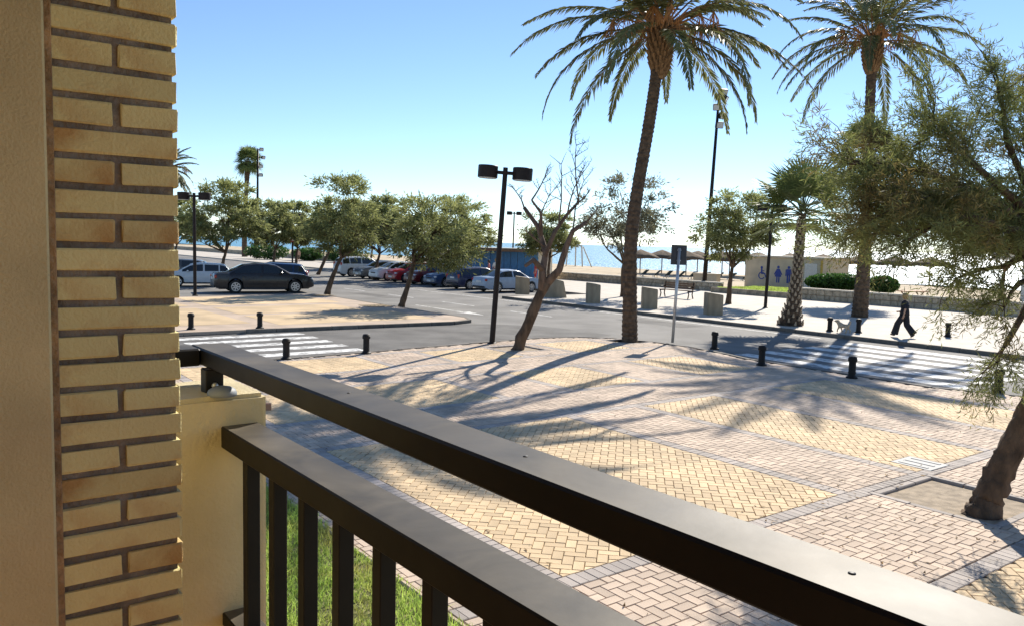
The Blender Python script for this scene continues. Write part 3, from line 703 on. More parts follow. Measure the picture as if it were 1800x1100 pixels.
# lawn bed with hedge
bed = flat('planting_bed', [W(44.4, -36.2), W(50, -36.2), W(50, -27), W(44.4, -30.3)], .30, 'lawn_soil', drop=.35)
kerb_run(bed, [W(44.3, -36.3).xy, W(44.3, -30.2).xy], .25, .36, .4, .8, 'stone', 'edge_stone')
V, ti = blades(14000, (44.4, 50, -36.1, -29.5), .29, .06, .14, .016, 8)
tag(link('bed_grass', quads('bed_grass', V, ti), None, 'grass'), 'green grass in the raised bed by the toilet block', 'grass', kind='stuff')
def leaf_cloud(n, c, r, seed, sz, shape=None, droop=0, elong=2.2, hollow=.5):
    g = np.random.default_rng(seed); d = g.normal(0, 1, (n, 3)); d /= np.linalg.norm(d, axis=1)[:, None]; k = (hollow+(1-hollow)*g.random(n))**.6
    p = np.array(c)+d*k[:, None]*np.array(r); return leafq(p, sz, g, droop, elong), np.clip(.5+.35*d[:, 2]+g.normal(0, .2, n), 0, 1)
def leafq(p, sz, g, droop=0, elong=2.2, dirs=None):
    n = len(p); a = g.normal(0, 1, (n, 3)) if dirs is None else dirs+g.normal(0, .45, (n, 3))
    a[:, 2] -= droop; a /= np.linalg.norm(a, axis=1)[:, None]; b = np.cross(a, g.normal(0, 1, (n, 3))); b /= np.linalg.norm(b, axis=1)[:, None]
    s = (sz*(.6+.8*g.random(n)))[:, None]; l = a*s*elong*.5; w = b*s*.5
    return np.stack([p-l*.9-w*.3, p+l*.1-w*.8, p+l, p-l*.1+w*.8], 1)
def bush(x, y, z, r, label, n=2200, sz=.09, m='hedge_leaf', group=None):
    o = empty('shrub', (x, y, z), 0, label, 'shrub', group)
    V, t = leaf_cloud(n, (0, 0, r[2]), r, int(abs(x*7+y*13)), sz, hollow=.35); link('foliage', quads('foliage', V, t), o, m)
    MB().tube([(0, 0, -.05), (0, 0, r[2])], [.05, .02], 6).build('stem', 'bark', o); return o
bush(22.3, 55.5, .3, (2.3, 1.1, .6), 'wide clipped green hedge in front of the toilet block', 6000, .12)
bush(24.3, 53.0, .3, (1.0, .9, .6), 'round dark shrub near the second date palm base', 2600, .12)
for i, (px_, py_, rr) in enumerate([(-33.5, 110, (3.2, 1.5, 1.1)), (-27.5, 108, (2.2, 1.4, .9)), (-21.8, 104, (2.3, 1.4, 1.0))]):
    bush(px_, py_, 0, rr, ['long green shrub at the foot of the lone fan palm', 'round shrub beside the distant floodlight mast', 'round clipped shrub behind the lamp with the red sign'][i], 1800, .2)
# toilet block with pictograms
a, b = Vector((18.36, 64.07)), Vector((22.53, 58.84)); d = b-a; an = math.atan2(d.y, d.x); Lw = d.length
wc = empty('toilet_block', (a.x, a.y, 0), an, 'beige public toilet block with blue pictograms of people', 'building')
MB().box((Lw/2, 1.8, 1.2), (Lw, 3.6, 2.4), bev=.02).build('wall', 'beige_render', wc)
MB().box((Lw/2, 1.8, 2.47), (Lw+.3, 3.9, .14), bev=.02).build('roof', 'coping', wc)
MB().box((Lw-.1, -.02, 1.15), (.16, .05, 2.3)).build('corner_trim', mat('ochre', (.55, .38, .08), .8), wc)
MB().box((Lw-.95, -.012, 1.05), (1.0, .03, 2.0)).build('door_panel', 'steel', wc)
def disc(mb, x, z, r, y=-.02, n=18): mb.add([(x+r*math.cos(2*math.pi*k/n), y+dy, z+r*math.sin(2*math.pi*k/n)) for dy in (0, .018) for k in range(n)], [tuple(range(n-1, -1, -1)), tuple(range(n, 2*n))]+[(k, (k+1) % n, n+(k+1) % n, n+k) for k in range(n)])
def plate(mb, poly, y=-.02):
    n = len(poly); mb.add([(x, y+dy, z) for dy in (0, .018) for x, z in poly], [tuple(range(n)), tuple(range(2*n-1, n-1, -1))]+[(k, (k+1) % n, n+(k+1) % n, n+k) for k in range(n)])
wcx = Lw*.236
m1 = MB(); disc(m1, wcx-.05, 1.62, .13); m1.box((wcx-.05, -.012, 1.25), (.17, .018, .5)); m1.box((wcx+.17, -.012, 1.02), (.45, .018, .10)); m1.box((wcx+.42, -.012, .78), (.10, .018, .5), rot=Matrix.Rotation(R(-25), 3, 'Y')); m1.box((wcx+.1, -.012, 1.3), (.3, .018, .07))
n = 24; ring = [(wcx-.02+.38*math.cos(2*math.pi*k/n), .82+.38*math.sin(2*math.pi*k/n)) for k in range(n)]; rin = [(wcx-.02+.29*math.cos(2*math.pi*k/n), .82+.29*math.sin(2*math.pi*k/n)) for k in range(n)]
for k in range(n):
    if 2 < k < 22: plate(m1, [ring[k], ring[(k+1) % n], rin[(k+1) % n], rin[k]])
m1.build('wheelchair_pictogram', 'blue_sign', wc); pg = bpy.data.objects['wheelchair_pictogram']; pg.scale = (.78, 1, .78); pg.location = (wcx*.22, 0, .35)
wx = Lw*.45; m2 = MB(); disc(m2, wx, 1.72, .14); plate(m2, [(wx-.16, 1.55), (wx+.16, 1.55), (wx+.46, 1.0), (wx+.36, .95), (wx+.2, 1.25), (wx+.36, .78), (wx-.36, .78), (wx-.2, 1.25), (wx-.36, .95), (wx-.46, 1.0)][::-1]); m2.box((wx-.11, -.012, .5), (.13, .018, .6)); m2.box((wx+.11, -.012, .5), (.13, .018, .6)); m2.build('woman_pictogram', 'blue_sign', wc); pg = bpy.data.objects['woman_pictogram']; pg.scale = (.78, 1, .78); pg.location = (Lw*.45*.22, 0, .35)
wx = Lw*.585; m3 = MB(); disc(m3, wx, 1.72, .14); m3.box((wx, -.012, 1.25), (.44, .018, .62)); m3.box((wx-.30, -.012, 1.2), (.10, .018, .65)); m3.box((wx+.30, -.012, 1.2), (.10, .018, .65)); m3.box((wx-.11, -.012, .6), (.16, .018, .8)); m3.box((wx+.11, -.012, .6), (.16, .018, .8)); m3.build('man_pictogram', 'blue_sign', wc); pg = bpy.data.objects['man_pictogram']; pg.scale = (.78, 1, .78); pg.location = (Lw*.585*.22, 0, .35)
# beige low box on the sand
bx_ = empty('planter_box', (15.47, 64.47, 0), math.atan2(-1, 1.58), 'low beige rendered planter box at the edge of the sand beside the mast', 'planter')
MB().box((0, 0, .48), (1.9, 1.0, .96), bev=.02).build('wall', 'beige_render', bx_); MB().box((0, 0, .98), (2.0, 1.1, .06), bev=.01).build('coping', 'coping', bx_)
# kiosk
a, b = Vector((-7.6, 69.6)), Vector((2.0, 66.0)); d = b-a; an = math.atan2(d.y, d.x); Lw = d.length
ki = empty('beach_kiosk', (a.x, a.y, .02), an, 'blue panelled beach kiosk with a flat brown roof behind the parked cars', 'building')
MB().box((Lw/2, 2.0, 1.15), (Lw-.05, 3.9, 2.3)).build('wall', 'beige_render', ki)
k = Lw*.36
while k < Lw-.3:
    MB().box((k+.3, .02, 1.17), (.57, .07, 2.26), bev=.012).build('panel', 'blue_paint', ki); k += .6
MB().box((Lw*.67, 1.6, 2.42), (Lw*.72, 4.6, .22), bev=.03).build('roof', mat('roof_brown', (.25, .16, .10), .85), ki)
MB().box((Lw*.67, 1.6, 2.56), (Lw*.68, 4.3, .06), bev=.01).build('roof_sheet', 'coping', ki)
# beach restaurant shelter on the right
sh = empty('beach_shelter', W(49, -19.0, .0), -TH-R(90)+R(0), 'pale flat roofed beach shelter on white pillars behind the near tamarisk', 'shelter')
sh.rotation_euler = (0, 0, math.atan2(NT[1], NT[0]))
MB().box((5, 3, 2.95), (13, 6, .4), bev=.03).build('roof', 'coping', sh)
for kx in (.3, 5, 9.7):
    for ky in (.4, 5.6): MB().box((kx, ky, 1.37), (.45, .45, 2.76), bev=.03).build('pillar', 'white_render', sh)
tb = empty('picnic_table', W(48.6, -24.6, -.02), .4, 'reddish picnic table on the sand behind the walking woman', 'table')
MB().box((0, 0, .74), (1.8, .8, .05), bev=.01).build('table_top', 'tile', tb)
for s in (-.6, .6):
    MB().tube([(s, -.35, 0), (s, .3, .73)], .04, 6).tube([(s, .35, 0), (s, -.3, .73)], .04, 6).build('leg', 'wood', tb)
for s in (-.7, .7): MB().box((0, s, .44), (1.8, .28, .05), bev=.01).build('seat', 'tile', tb); 
for s in (-.6, .6): MB().box((s, 0, .40), (.06, 1.5, .06)).build('brace', 'wood', tb)
tpm = MB(); n = 14
V = []; F = []
for i in range(n+1):
    for j in range(n+1):
        u, v = i/n, j/n; e = min(1, 5*min(u, 1-u, v, 1-v)); V.append(((u-.5)*3.0, (v-.5)*1.7, -.03+e*(.62+.15*math.sin(u*6+.4)+.08*math.sin(v*9+u*5))))
for i in range(n):
    for j in range(n): F.append((i*(n+1)+j, (i+1)*(n+1)+j, (i+1)*(n+1)+j+1, i*(n+1)+j+1))
tp_ = link('covered_stack', pydata('covered_stack', V, F, True), None, 'tarp_blue'); tp_.location = W(47.6, -16.6, -.0); tag(tp_, 'low heap under a blue tarpaulin beside a white pillar', 'tarpaulin')

# ================================================================== BEACH THINGS
def parasol(x, y, h, r, label):
    o = empty('thatched_parasol', (x, y, -.02), 0, label, 'parasol', 'thatched parasols on the beach'); g = random.Random(int(x*100))
    MB().tube([(0, 0, -.2), (0, 0, h)], .06, 8).build('pole', 'wood', o)
    n = 22; V = [(0, 0, h+.25)]; F = []
    for ring, (rr, zz) in enumerate(((.3, .02), (.7, -.26), (1.0, -.60))):
        for k in range(n): a = 2*math.pi*k/n; q = rr*r*(1+g.uniform(-.06, .06)); V.append((q*math.cos(a), q*math.sin(a), h+zz+g.uniform(-.09, .05)))
    for k in range(n): F.append((0, 1+k, 1+(k+1) % n))
    for rg in range(2):
        for k in range(n): F.append((1+rg*n+k, 1+(rg+1)*n+k, 1+(rg+1)*n+(k+1) % n, 1+rg*n+(k+1) % n))
    c = link('canopy', pydata('canopy', V, F, True), o, 'thatch'); md = c.modifiers.new('solid', 'SOLIDIFY'); md.thickness = .12; return o
PAR = [(16.9, 92), (20.6, 90.5), (23.8, 89), (26.6, 87.5), (29.4, 86), (32.5, 85), (35.6, 83), (38.6, 82), (41.7, 81), (14.2, 90.5), (18.6, 87), (22.2, 86), (25.4, 84.6), (28.4, 83.4)]
for i, (x, y) in enumerate(PAR): parasol(x, y, 2.45, 2.05, 'brown thatched parasol in the beach row by the sea')
def lounger_proto():
    o = empty('sun_lounger', (0, 0, 0)); MB().box((.25, 0, .32), (1.4, .62, .10), bev=.03).build('seat_pad', 'lounger_pad', o)
    MB().box((-.72, 0, .52), (.75, .62, .10), rot=Matrix.Rotation(R(42), 3, 'Y'), bev=.03).build('back_pad', 'lounger_pad', o)
    for sx in (-.3, .8):
        for sy in (-.26, .26): MB().box((sx, sy, .12), (.06, .05, .34)).build('leg', 'towel_white', o)
    MB().box((.25, 0, .25), (1.42, .66, .05)).build('frame', 'towel_white', o); return o
lp = lounger_proto(); k = 0
for i in range(7):
    for j in range(2):
        o = lp if k == 0 else copy_tree(lp); k += 1
        o.location = (12.6+i*2.2+j*1.1, 81-i*1.1-j*.6, -.06); o.rotation_euler = (0, 0, 2.3+.1*((k*7) % 5)); tag(o, 'dark padded sun lounger on the sand below the thatched parasols', 'sun lounger', 'sun loungers on the beach')
fr = empty('beach_frame', (8.6, 112, -.05), 0, 'pale wooden frame standing at the edge of the sea', 'frame')
for dx in (-1.3, 0, 1.0): MB().tube([(dx, 0, -.2), (dx*.8, 0, 3.0)], .09, 6).build('post', 'coping', fr)
MB().tube([(-1.1, 0, 2.9), (.85, 0, 2.9)], .07, 6).build('crossbar', 'coping', fr); MB().tube([(1.0, 0, 2.8), (2.3, .3, 0)], .08, 6).build('brace', 'coping', fr)

# ================================================================== TREES
def limb(mb, a, b, r0, r1, bow=.15, n=6, seg=5, g=random):
    a, b = Vector(a), Vector(b); d = b-a; side = Vector((g.uniform(-1, 1), g.uniform(-1, 1), g.uniform(-.2, .6)))*d.length*bow
    pts = [a+d*(i/seg)+side*math.sin(math.pi*i/seg)+Vector((g.uniform(-1, 1), g.uniform(-1, 1), 0))*r0*.35*(0 < i < seg) for i in range(seg+1)]
    mb.tube(pts, [r0+(r1-r0)*i/seg for i in range(seg+1)], n); return pts
def tamarisk(name, x, y, z, trunk, cr_c, cr_r, nclump, nleaf, sz, label, group, seed, m='tamarisk_leaf', r0=.16, droop=.25, elong=3.0, clump_r=.42, bark='bark', flat_=.5):
    """trunk: points relative to base; crown ellipsoid centre cr_c / radii cr_r relative to base"""
    g = random.Random(seed); rg = np.random.default_rng(seed); o = empty(name, (x, y, z), 0, label, 'tree', group)
    tk = MB(); tp = [Vector(p) for p in trunk]; nt_ = len(tp)-1
    pts = []
    for i in range(nt_):
        for s in range(4): pts.append(tp[i].lerp(tp[i+1], s/4)+Vector((g.uniform(-1, 1), g.uniform(-1, 1), 0))*r0*.12*(i+s > 0))
    pts.append(tp[-1]); tk.tube(pts, [r0*(1.25 if i == 0 else 1)*(1-.45*i/(len(pts)-1))*(1+g.uniform(-.08, .08)) for i in range(len(pts))], 10)
    tk.build('trunk', bark, o, True)
    C = np.array(cr_c); Rr = np.array(cr_r); cl = []
    for i in range(nclump):
        d = rg.normal(0, 1, 3); d /= np.linalg.norm(d); k = (.15+.85*rg.random())**.5
        if d[2] < 0: d[2] *= flat_
        cl.append(C+d*k*Rr*(1+.12*rg.normal()))
    for i in range(9):                              # upright plumes above the outline
        a = rg.uniform(0, 6.28); k = rg.uniform(.1, .75); cl.append(C+np.array([math.cos(a)*k*Rr[0], math.sin(a)*k*Rr[1], Rr[2]*(1.02-.25*k+.22*rg.random())]))
    br = MB(); top = tp[-1]; hubs = []
    for i in range(6):
        h = Vector(cl[i*max(1, nclump//6)]); mid = top.lerp(h, .6); hubs.append(mid); limb(br, top, mid, r0*.45, r0*.2, g=g)
    for c in cl:
        c = Vector(c); h = min(hubs+[top], key=lambda q: (q-c).length); limb(br, h, c, r0*.13, r0*.04, n=4, seg=4, g=g)
    br.build('branch', bark, o, True)
    P = []; D = []
    for c in cl:
        kk = max(4, int(nleaf/nclump*(.5+rg.random()))); out = (c-C)/Rr; rad = clump_r*(.7+.6*rg.random())
        q = rg.normal(0, 1, (kk, 3))*np.array([rad, rad, rad*.62])*.62+c; P.append(q); D.append(np.tile(out*.6, (kk, 1))+(q-c)*.8/rad)
    P = np.concatenate(P); D = np.concatenate(D); V = leafq(P, sz, rg, droop, elong, D)
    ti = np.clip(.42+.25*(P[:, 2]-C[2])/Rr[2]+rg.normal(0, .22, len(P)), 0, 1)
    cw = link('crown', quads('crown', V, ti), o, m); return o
GT = 'tamarisk trees'
TAM = [(-10.45, 45.47, .35, .75, (1.0, .2, 3.75), (2.05, 1.9, 2.3), 'leaning green tamarisk on the island pavement closest to the dark saloon', 0),
       (-5.23, 37.92, .25, .55, (1.75, .2, 3.05), (2.5, 2.1, 1.7), 'spreading green tamarisk at the point of the island pavement near the road arrow', 0),
       (-19.0, 52.5, .1, .3, (.2, 0, 3.9), (3.0, 2.4, 2.2), 'dense dark tamarisk above the parked cars beside the brick column', 0),
       (-22.0, 74, .1, .2, (.2, 0, 3.9), (2.6, 2.2, 2.1), 'small tamarisk next to the lamp with the red sign', 0),
       (-16.9, 70, .6, 1.0, (1.2, 0, 4.0), (2.9, 2.2, 2.0), 'tamarisk at the kerb beside the parked white van', 0),
       (-10.9, 63.5, .2, .4, (.4, 0, 3.9), (3.3, 2.4, 2.1), 'tamarisk behind the row of parked red and white cars', 0),
       (-5.2, 62.5, .1, .2, (.5, 0, 4.0), (3.1, 2.4, 2.0), 'tamarisk behind the navy cars, left of the blue kiosk', 0),
       (2.8, 62.0, -.1, 0, (-.2, 0, 3.5), (2.4, 2.0, 1.5), 'low tamarisk in front of the blue kiosk behind the bare tree', 0),
       (6.61, 48.26, -.05, 0, (-.1, .1, 4.55), (3.0, 2.4, 2.2), 'open grey green tamarisk behind the near date palm trunk', 1),
       (11.80, 44.04, .05, .15, (.35, .1, 3.75), (2.4, 2.0, 1.9), 'tamarisk on the promenade right of the floodlight mast', 0),
       (-22.6, 84, .1, .2, (.3, 0, 4.1), (3.2, 2.4, 2.3), 'far tamarisk on the promenade behind the lamp with the red sign', 0),
       (-15.2, 86, .1, .2, (.3, 0, 4.2), (3.6, 2.4, 2.4), 'far tamarisk beyond the parked white van', 0),
       (-36.0, 86, .1, .2, (.3, 0, 4.1), (3.6, 2.4, 2.3), 'far tamarisk above the grey hatchback next to the brick column', 0),
       (30.5, 50.5, .1, .2, (.3, 0, 4.0), (3.0, 2.4, 1.9), 'tamarisk by the white pillared shelter', 0)]
for i, (x, y, dx1, dx2, cc, rr, lb, grey) in enumerate(TAM):
    d = math.hypot(x, y); far = d > 58; sz = .075*max(1, d/46)
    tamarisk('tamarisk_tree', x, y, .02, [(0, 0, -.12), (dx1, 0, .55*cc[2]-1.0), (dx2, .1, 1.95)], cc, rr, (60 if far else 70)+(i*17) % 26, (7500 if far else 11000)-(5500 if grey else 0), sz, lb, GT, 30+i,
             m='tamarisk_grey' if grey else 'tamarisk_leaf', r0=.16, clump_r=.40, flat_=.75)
# bare tree
def bare_tree():
    o = empty('bare_tree', (.16, 23.40, -.06), 0, 'leaning leafless tree with brown forked trunk on the plaza', 'tree'); g = random.Random(5)
    trunk = [Vector((-0.00, 0.00, -0.10)), Vector((0.13, 0.00, 0.36)), Vector((0.43, 0.00, 1.10)), Vector((0.71, 0.00, 1.76)), Vector((0.85, 0.00, 2.01))]
    tb_ = MB(); pp = []
    for i in range(len(trunk)-1):
        for s in range(3): pp.append(trunk[i].lerp(trunk[i+1], s/3)+Vector((g.uniform(-1, 1), g.uniform(-1, 1), 0))*.02)
    pp.append(trunk[-1]); tb_.tube(pp, [.185-.006*i+g.uniform(-.012, .012)-(.0 if i else -.06) for i in range(len(pp))], 12); tb_.build('trunk', 'bark', o, True)
    br = MB(); br.tube([Vector((0.71, 0.00, 1.76)), Vector((0.70, 0.00, 2.34)), Vector((0.78, 0.10, 2.83)), Vector((0.55, 0.30, 3.58)), Vector((0.12, 0.40, 4.15))], [.14, .11, .09, .07, .055], 8)
    br.tube([Vector((0.82, 0.00, 1.96)), Vector((1.18, 0.00, 2.37)), Vector((1.34, -0.10, 3.00)), Vector((1.52, -0.20, 3.49)), Vector((1.89, -0.20, 3.74))], [.13, .10, .085, .07, .05], 8)
    br.tube([Vector((0.71, 0.00, 2.34)), Vector((0.41, -0.30, 2.64)), Vector((0.19, -0.50, 2.47))], [.10, .075, .05], 8)
    br.tube([Vector((0.74, 0.00, 2.75)), Vector((1.04, 0.20, 3.49)), Vector((1.39, 0.30, 3.99)), Vector((1.71, 0.30, 4.35))], [.075, .06, .05, .035], 7)
    br.tube([Vector((0.63, 0.20, 3.33)), Vector((0.61, 0.20, 3.99)), Vector((0.33, 0.10, 4.35))], [.06, .045, .03], 7)
    starts = [Vector((0.12, 0.40, 4.15)), Vector((1.71, 0.30, 4.35)), Vector((0.33, 0.10, 4.35)), Vector((1.89, -0.20, 3.74)), Vector((1.13, 0.20, 3.63)), Vector((0.78, 0.10, 3.00)), Vector((1.52, -0.20, 3.49)), Vector((0.55, 0.30, 3.58)), Vector((1.64, 0.30, 4.28)), Vector((1.39, 0.30, 3.99))]
    tips = [Vector((-0.24, 0.00, 4.73)), Vector((1.53, 0.00, 5.88)), Vector((0.71, 0.00, 5.14)), Vector((2.22, 0.00, 4.15)), Vector((1.15, 0.00, 5.39)), Vector((0.14, 0.00, 3.49)), Vector((1.86, 0.00, 4.98)), Vector((0.95, 0.00, 4.65)), Vector((1.99, 0.00, 4.65)), Vector((1.75, 0.00, 5.14))]
    tw = MB()
    def twig(a, b, r, dep):
        pts = limb(tw, a, b, r, r*.35, .10, 5, 5, g)
        if dep:
            for i in range(2, 6):
                for _ in range(2):
                    d = (b-a).length*g.uniform(.18, .4); e = pts[i]+Vector((g.uniform(-.9, .9), g.uniform(-.6, .6), g.uniform(.2, 1.0))).normalized()*d; twig(pts[i], e, r*.45, dep-1)
    for a, b in zip(starts, tips): twig(a, b+Vector((0, g.uniform(-.6, .6), 0)), .028, 2 if g.random() < .8 else 1)
    br.build('branch', 'bark_dead', o, True); tw.build('twig', 'bark_dead', o)
    return o
bare_tree()
# near tamarisk with feathery sprigs
def near_tamarisk():
    o = empty('tamarisk_tree', (5.63, 9.40, -.09), 0, 'near feathery tamarisk leaning out of the square soil pit in the plaza', 'tree', GT); g = random.Random(21); rg = np.random.default_rng(21)
    tk = MB(); T = [(0, 0, -.1), (.10, .02, .25), (.33, .06, .8), (.62, .10, 1.5), (.86, .15, 2.2), (.93, .2, 2.8), (.90, .25, 3.4)]
    pts = []; T = [Vector(t) for t in T]
    for i in range(len(T)-1):
        for s in range(10): pts.append(T[i].lerp(T[i+1], s/10)+Vector((g.uniform(-1, 1), g.uniform(-1, 1), 0))*.008)
    pts.append(T[-1]); tk.tube(pts, [max(.09, .165+.10*math.exp(-i*.2)-.0012*i)*(1+g.uniform(-.05, .05)) for i in range(len(pts))], 22)
    tk.v = [(x+g.gauss(0, .009), y+g.gauss(0, .009), z+g.gauss(0, .012)) for x, y, z in tk.v]; tk.tube([(.50, .08, 1.2), (.62, -.02, 1.02), (.80, -.1, .98)], [.05, .045, .03], 7); tk.build('trunk', 'bark', o, True)
    hub = T[5]; mains = [((0.53, 0.4, 2.79), (-0.78, -0.1, 3.53), (-1.7, -0.4, 3.59)),
             ((0.5, 0.4, 3.2), (-0.29, 0.5, 3.94), (-1.2, 0.7, 4.48)),
             ((0.52, 0.4, 2.99), (-0.74, -0.6, 3.55), (-1.53, -1.0, 3.28)),
             ((0.49, 0.4, 3.34), (0.17, 0.3, 4.47), (-0.07, 0.2, 5.23)),
             ((0.5, 0.4, 3.2), (-0.96, 0.0, 4.08), (-1.9, -0.2, 4.11)),
             ((0.5, 0.4, 3.27), (-0.47, -0.3, 3.88), (-1.41, -0.7, 3.71)),
             ((0.52, 0.3, 2.38), (0.11, -0.1, 2.14), (-0.04, -0.2, 1.92)),
             ((0.5, 0.4, 3.27), (-0.67, -0.4, 4.18), (-1.23, -0.7, 4.55)),
             ((0.51, 0.4, 3.13), (0.87, 0.4, 4.16), (1.36, 0.5, 4.86)),
             ((0.54, 0.4, 2.65), (0.69, -0.2, 2.95), (1.24, -0.3, 3.29)),
             ((0.48, 0.4, 3.47), (0.81, 1.0, 4.57), (0.95, 1.2, 5.25)),
             ((0.51, 0.4, 3.06), (-0.38, 0.8, 3.46), (-1.2, 1.2, 3.3)),
             ((0.51, 0.4, 3.06), (-0.12, 1.2, 3.84), (-0.92, 1.6, 4.0)),
             ((0.53, 0.4, 2.79), (0.59, -0.2, 2.69), (0.8, -0.3, 2.44)),
             ((0.58, 0.4, 2.51), (0.19, -0.1, 2.81), (-0.02, -0.2, 2.55)),
             ((0.54, 0.4, 2.93), (0.28, 0.4, 2.99), (-0.15, 0.6, 2.83))]
    br = MB(); ends = []; segs = []
    for a, b, c in mains:
        A = hub.lerp(T[6], g.random()); Bm, C_ = Vector(b), Vector(c); br.tube([A, A.lerp(Bm, .5)+Vector((0, 0, .06)), Bm, Bm.lerp(C_, .5)+Vector((0, 0, .04)), C_], [.06, .045, .032, .02, .01], 7)
        for s in (np.linspace(.6, 1, 2) if c[2] < 3.25 and c[0] < -.6 else np.linspace(.6, 1, 3) if c[2] < 2.9 else np.linspace(.22, 1, 12)):
            p = A.lerp(Bm, s*2) if s < .5 else Bm.lerp(C_, s*2-1); segs.append((p, (C_-A).normalized()))
    sp = []; sdir = []
    for p, d in segs:
        for _ in range(3):
            e = p+(d*g.uniform(.1, .5)+Vector((g.gauss(0, .22), g.gauss(0, .26), g.gauss(-.02, .2)))); limb(br, p, e, .008, .003, .12, 4, 3, g)
            for s in (.35, .6, .8, 1.0):
                q = p.lerp(e, s); sp.append(q); sdir.append((e-p).normalized())
    br.build('branch', 'bark', o, True)
    sp = np.array([tuple(v) for v in sp]); sdir = np.array([tuple(v) for v in sdir]); ns = len(sp); Q = []; TI = []
    # each sprig: a drooping plume, needles along three sub-sprays
    for rep in range(3):
        d = sdir+rg.normal(0, .55, (ns, 3)); d[:, 2] -= .15; d /= np.linalg.norm(d, axis=1)[:, None]; L = .20+.22*rg.random(ns); shade = np.clip(rg.normal(.45, .2, ns), 0, 1)
        for i in range(14):
            s = (i+.5)/14; c = sp+d*(L*s)[:, None]; c[:, 2] -= .10*s*s
            nd = d*.8+rg.normal(0, .55, (ns, 3)); nd /= np.linalg.norm(nd, axis=1)[:, None]
            w = np.cross(nd, rg.normal(0, 1, (ns, 3))); w /= np.linalg.norm(w, axis=1)[:, None]; l = (.125*(1-.45*s)*(.7+.6*rg.random(ns)))[:, None]
            Q.append(np.stack([c-w*.003, c+nd*l*.5-w*.0058, c+nd*l, c+nd*l*.5+w*.0058], 1)); TI.append(np.clip(shade+rg.normal(0, .12, ns), 0, 1))
    link('crown', quads('crown', np.concatenate(Q), np.concatenate(TI)), o, 'tamarisk_near')
near_tamarisk()

# ---- palms
def frond_quads(rg, L, e0, bend, az, n=46, llen=.55, twist=0):
    ts = np.linspace(0, 1, 24); el = e0-bend*ts**1.25; dl = L/23; r = np.concatenate([[0], np.cumsum(np.cos(el[:-1])*dl)]); z = np.concatenate([[0], np.cumsum(np.sin(el[:-1])*dl)])
    h = np.array([math.cos(az), math.sin(az), 0]); sd_ = np.array([-math.sin(az), math.cos(az), 0]); sw = twist*ts**2*L
    R_ = r[:, None]*h+sw[:, None]*sd_+z[:, None]*np.array([0, 0, 1]); tg = np.gradient(R_, axis=0); tg /= np.linalg.norm(tg, axis=1)[:, None]
    s = np.linspace(.16, .995, n); idx = s*23; i0 = np.minimum(idx.astype(int), 22); fr_ = (idx-i0)[:, None]; c = R_[i0]*(1-fr_)+R_[i0+1]*fr_; t = tg[i0]
    up = np.cross(t, sd_); up /= np.linalg.norm(up, axis=1)[:, None]; up *= np.where(up[:, 2:3] < 0, -1, 1) if abs(bend) < 0 else 1
    Q = []
    for sg in (-1, 1):
        ln = llen*(np.sin(np.pi*np.clip(s, .05, 1)**.75)*.75+.28)*(.85+.3*rg.random(n)); d = sg*sd_*(.75-.25*s)[:, None]+t*(.55+.45*s)[:, None]+np.array([0, 0, -.22])+rg.normal(0, .10, (n, 3)); d /= np.linalg.norm(d, axis=1)[:, None]
        w = np.cross(d, up+rg.normal(0, .35, (n, 3))); w /= np.linalg.norm(w, axis=1)[:, None]; w *= .031; tip = c+d*ln[:, None]; tip[:, 2] -= .10*ln; m = c+d*(ln*.5)[:, None]
        Q.append(np.stack([c-w*.4, m-w, tip, m+w], 1))
    return np.concatenate(Q), R_
def ringed_trunk(o, pts, rad, rings, amp, m, name='trunk', n=16):
    mb = MB(); pts = [Vector(p) for p in pts]; N = len(pts)-1; P = []; Rd = []; g = random.Random(3)
    for i in range(rings*2+1):
        s = i/(rings*2)*N; k = min(int(s), N-1); f = s-k
        a = pts[max(k-1, 0)]; b, c = pts[k], pts[k+1]; d = pts[min(k+2, N)]
        p = .5*((2*b)+(c-a)*f+(2*a-5*b+4*c-d)*f*f+(-a+3*b-3*c+d)*f**3); P.append(p); Rd.append((rad[k]*(1-f)+rad[k+1]*f)*(1+(amp if i % 2 else -amp)+g.uniform(-amp, amp)*.6))
    mb.tube(P, Rd, n); return mb.build(name, m, o)
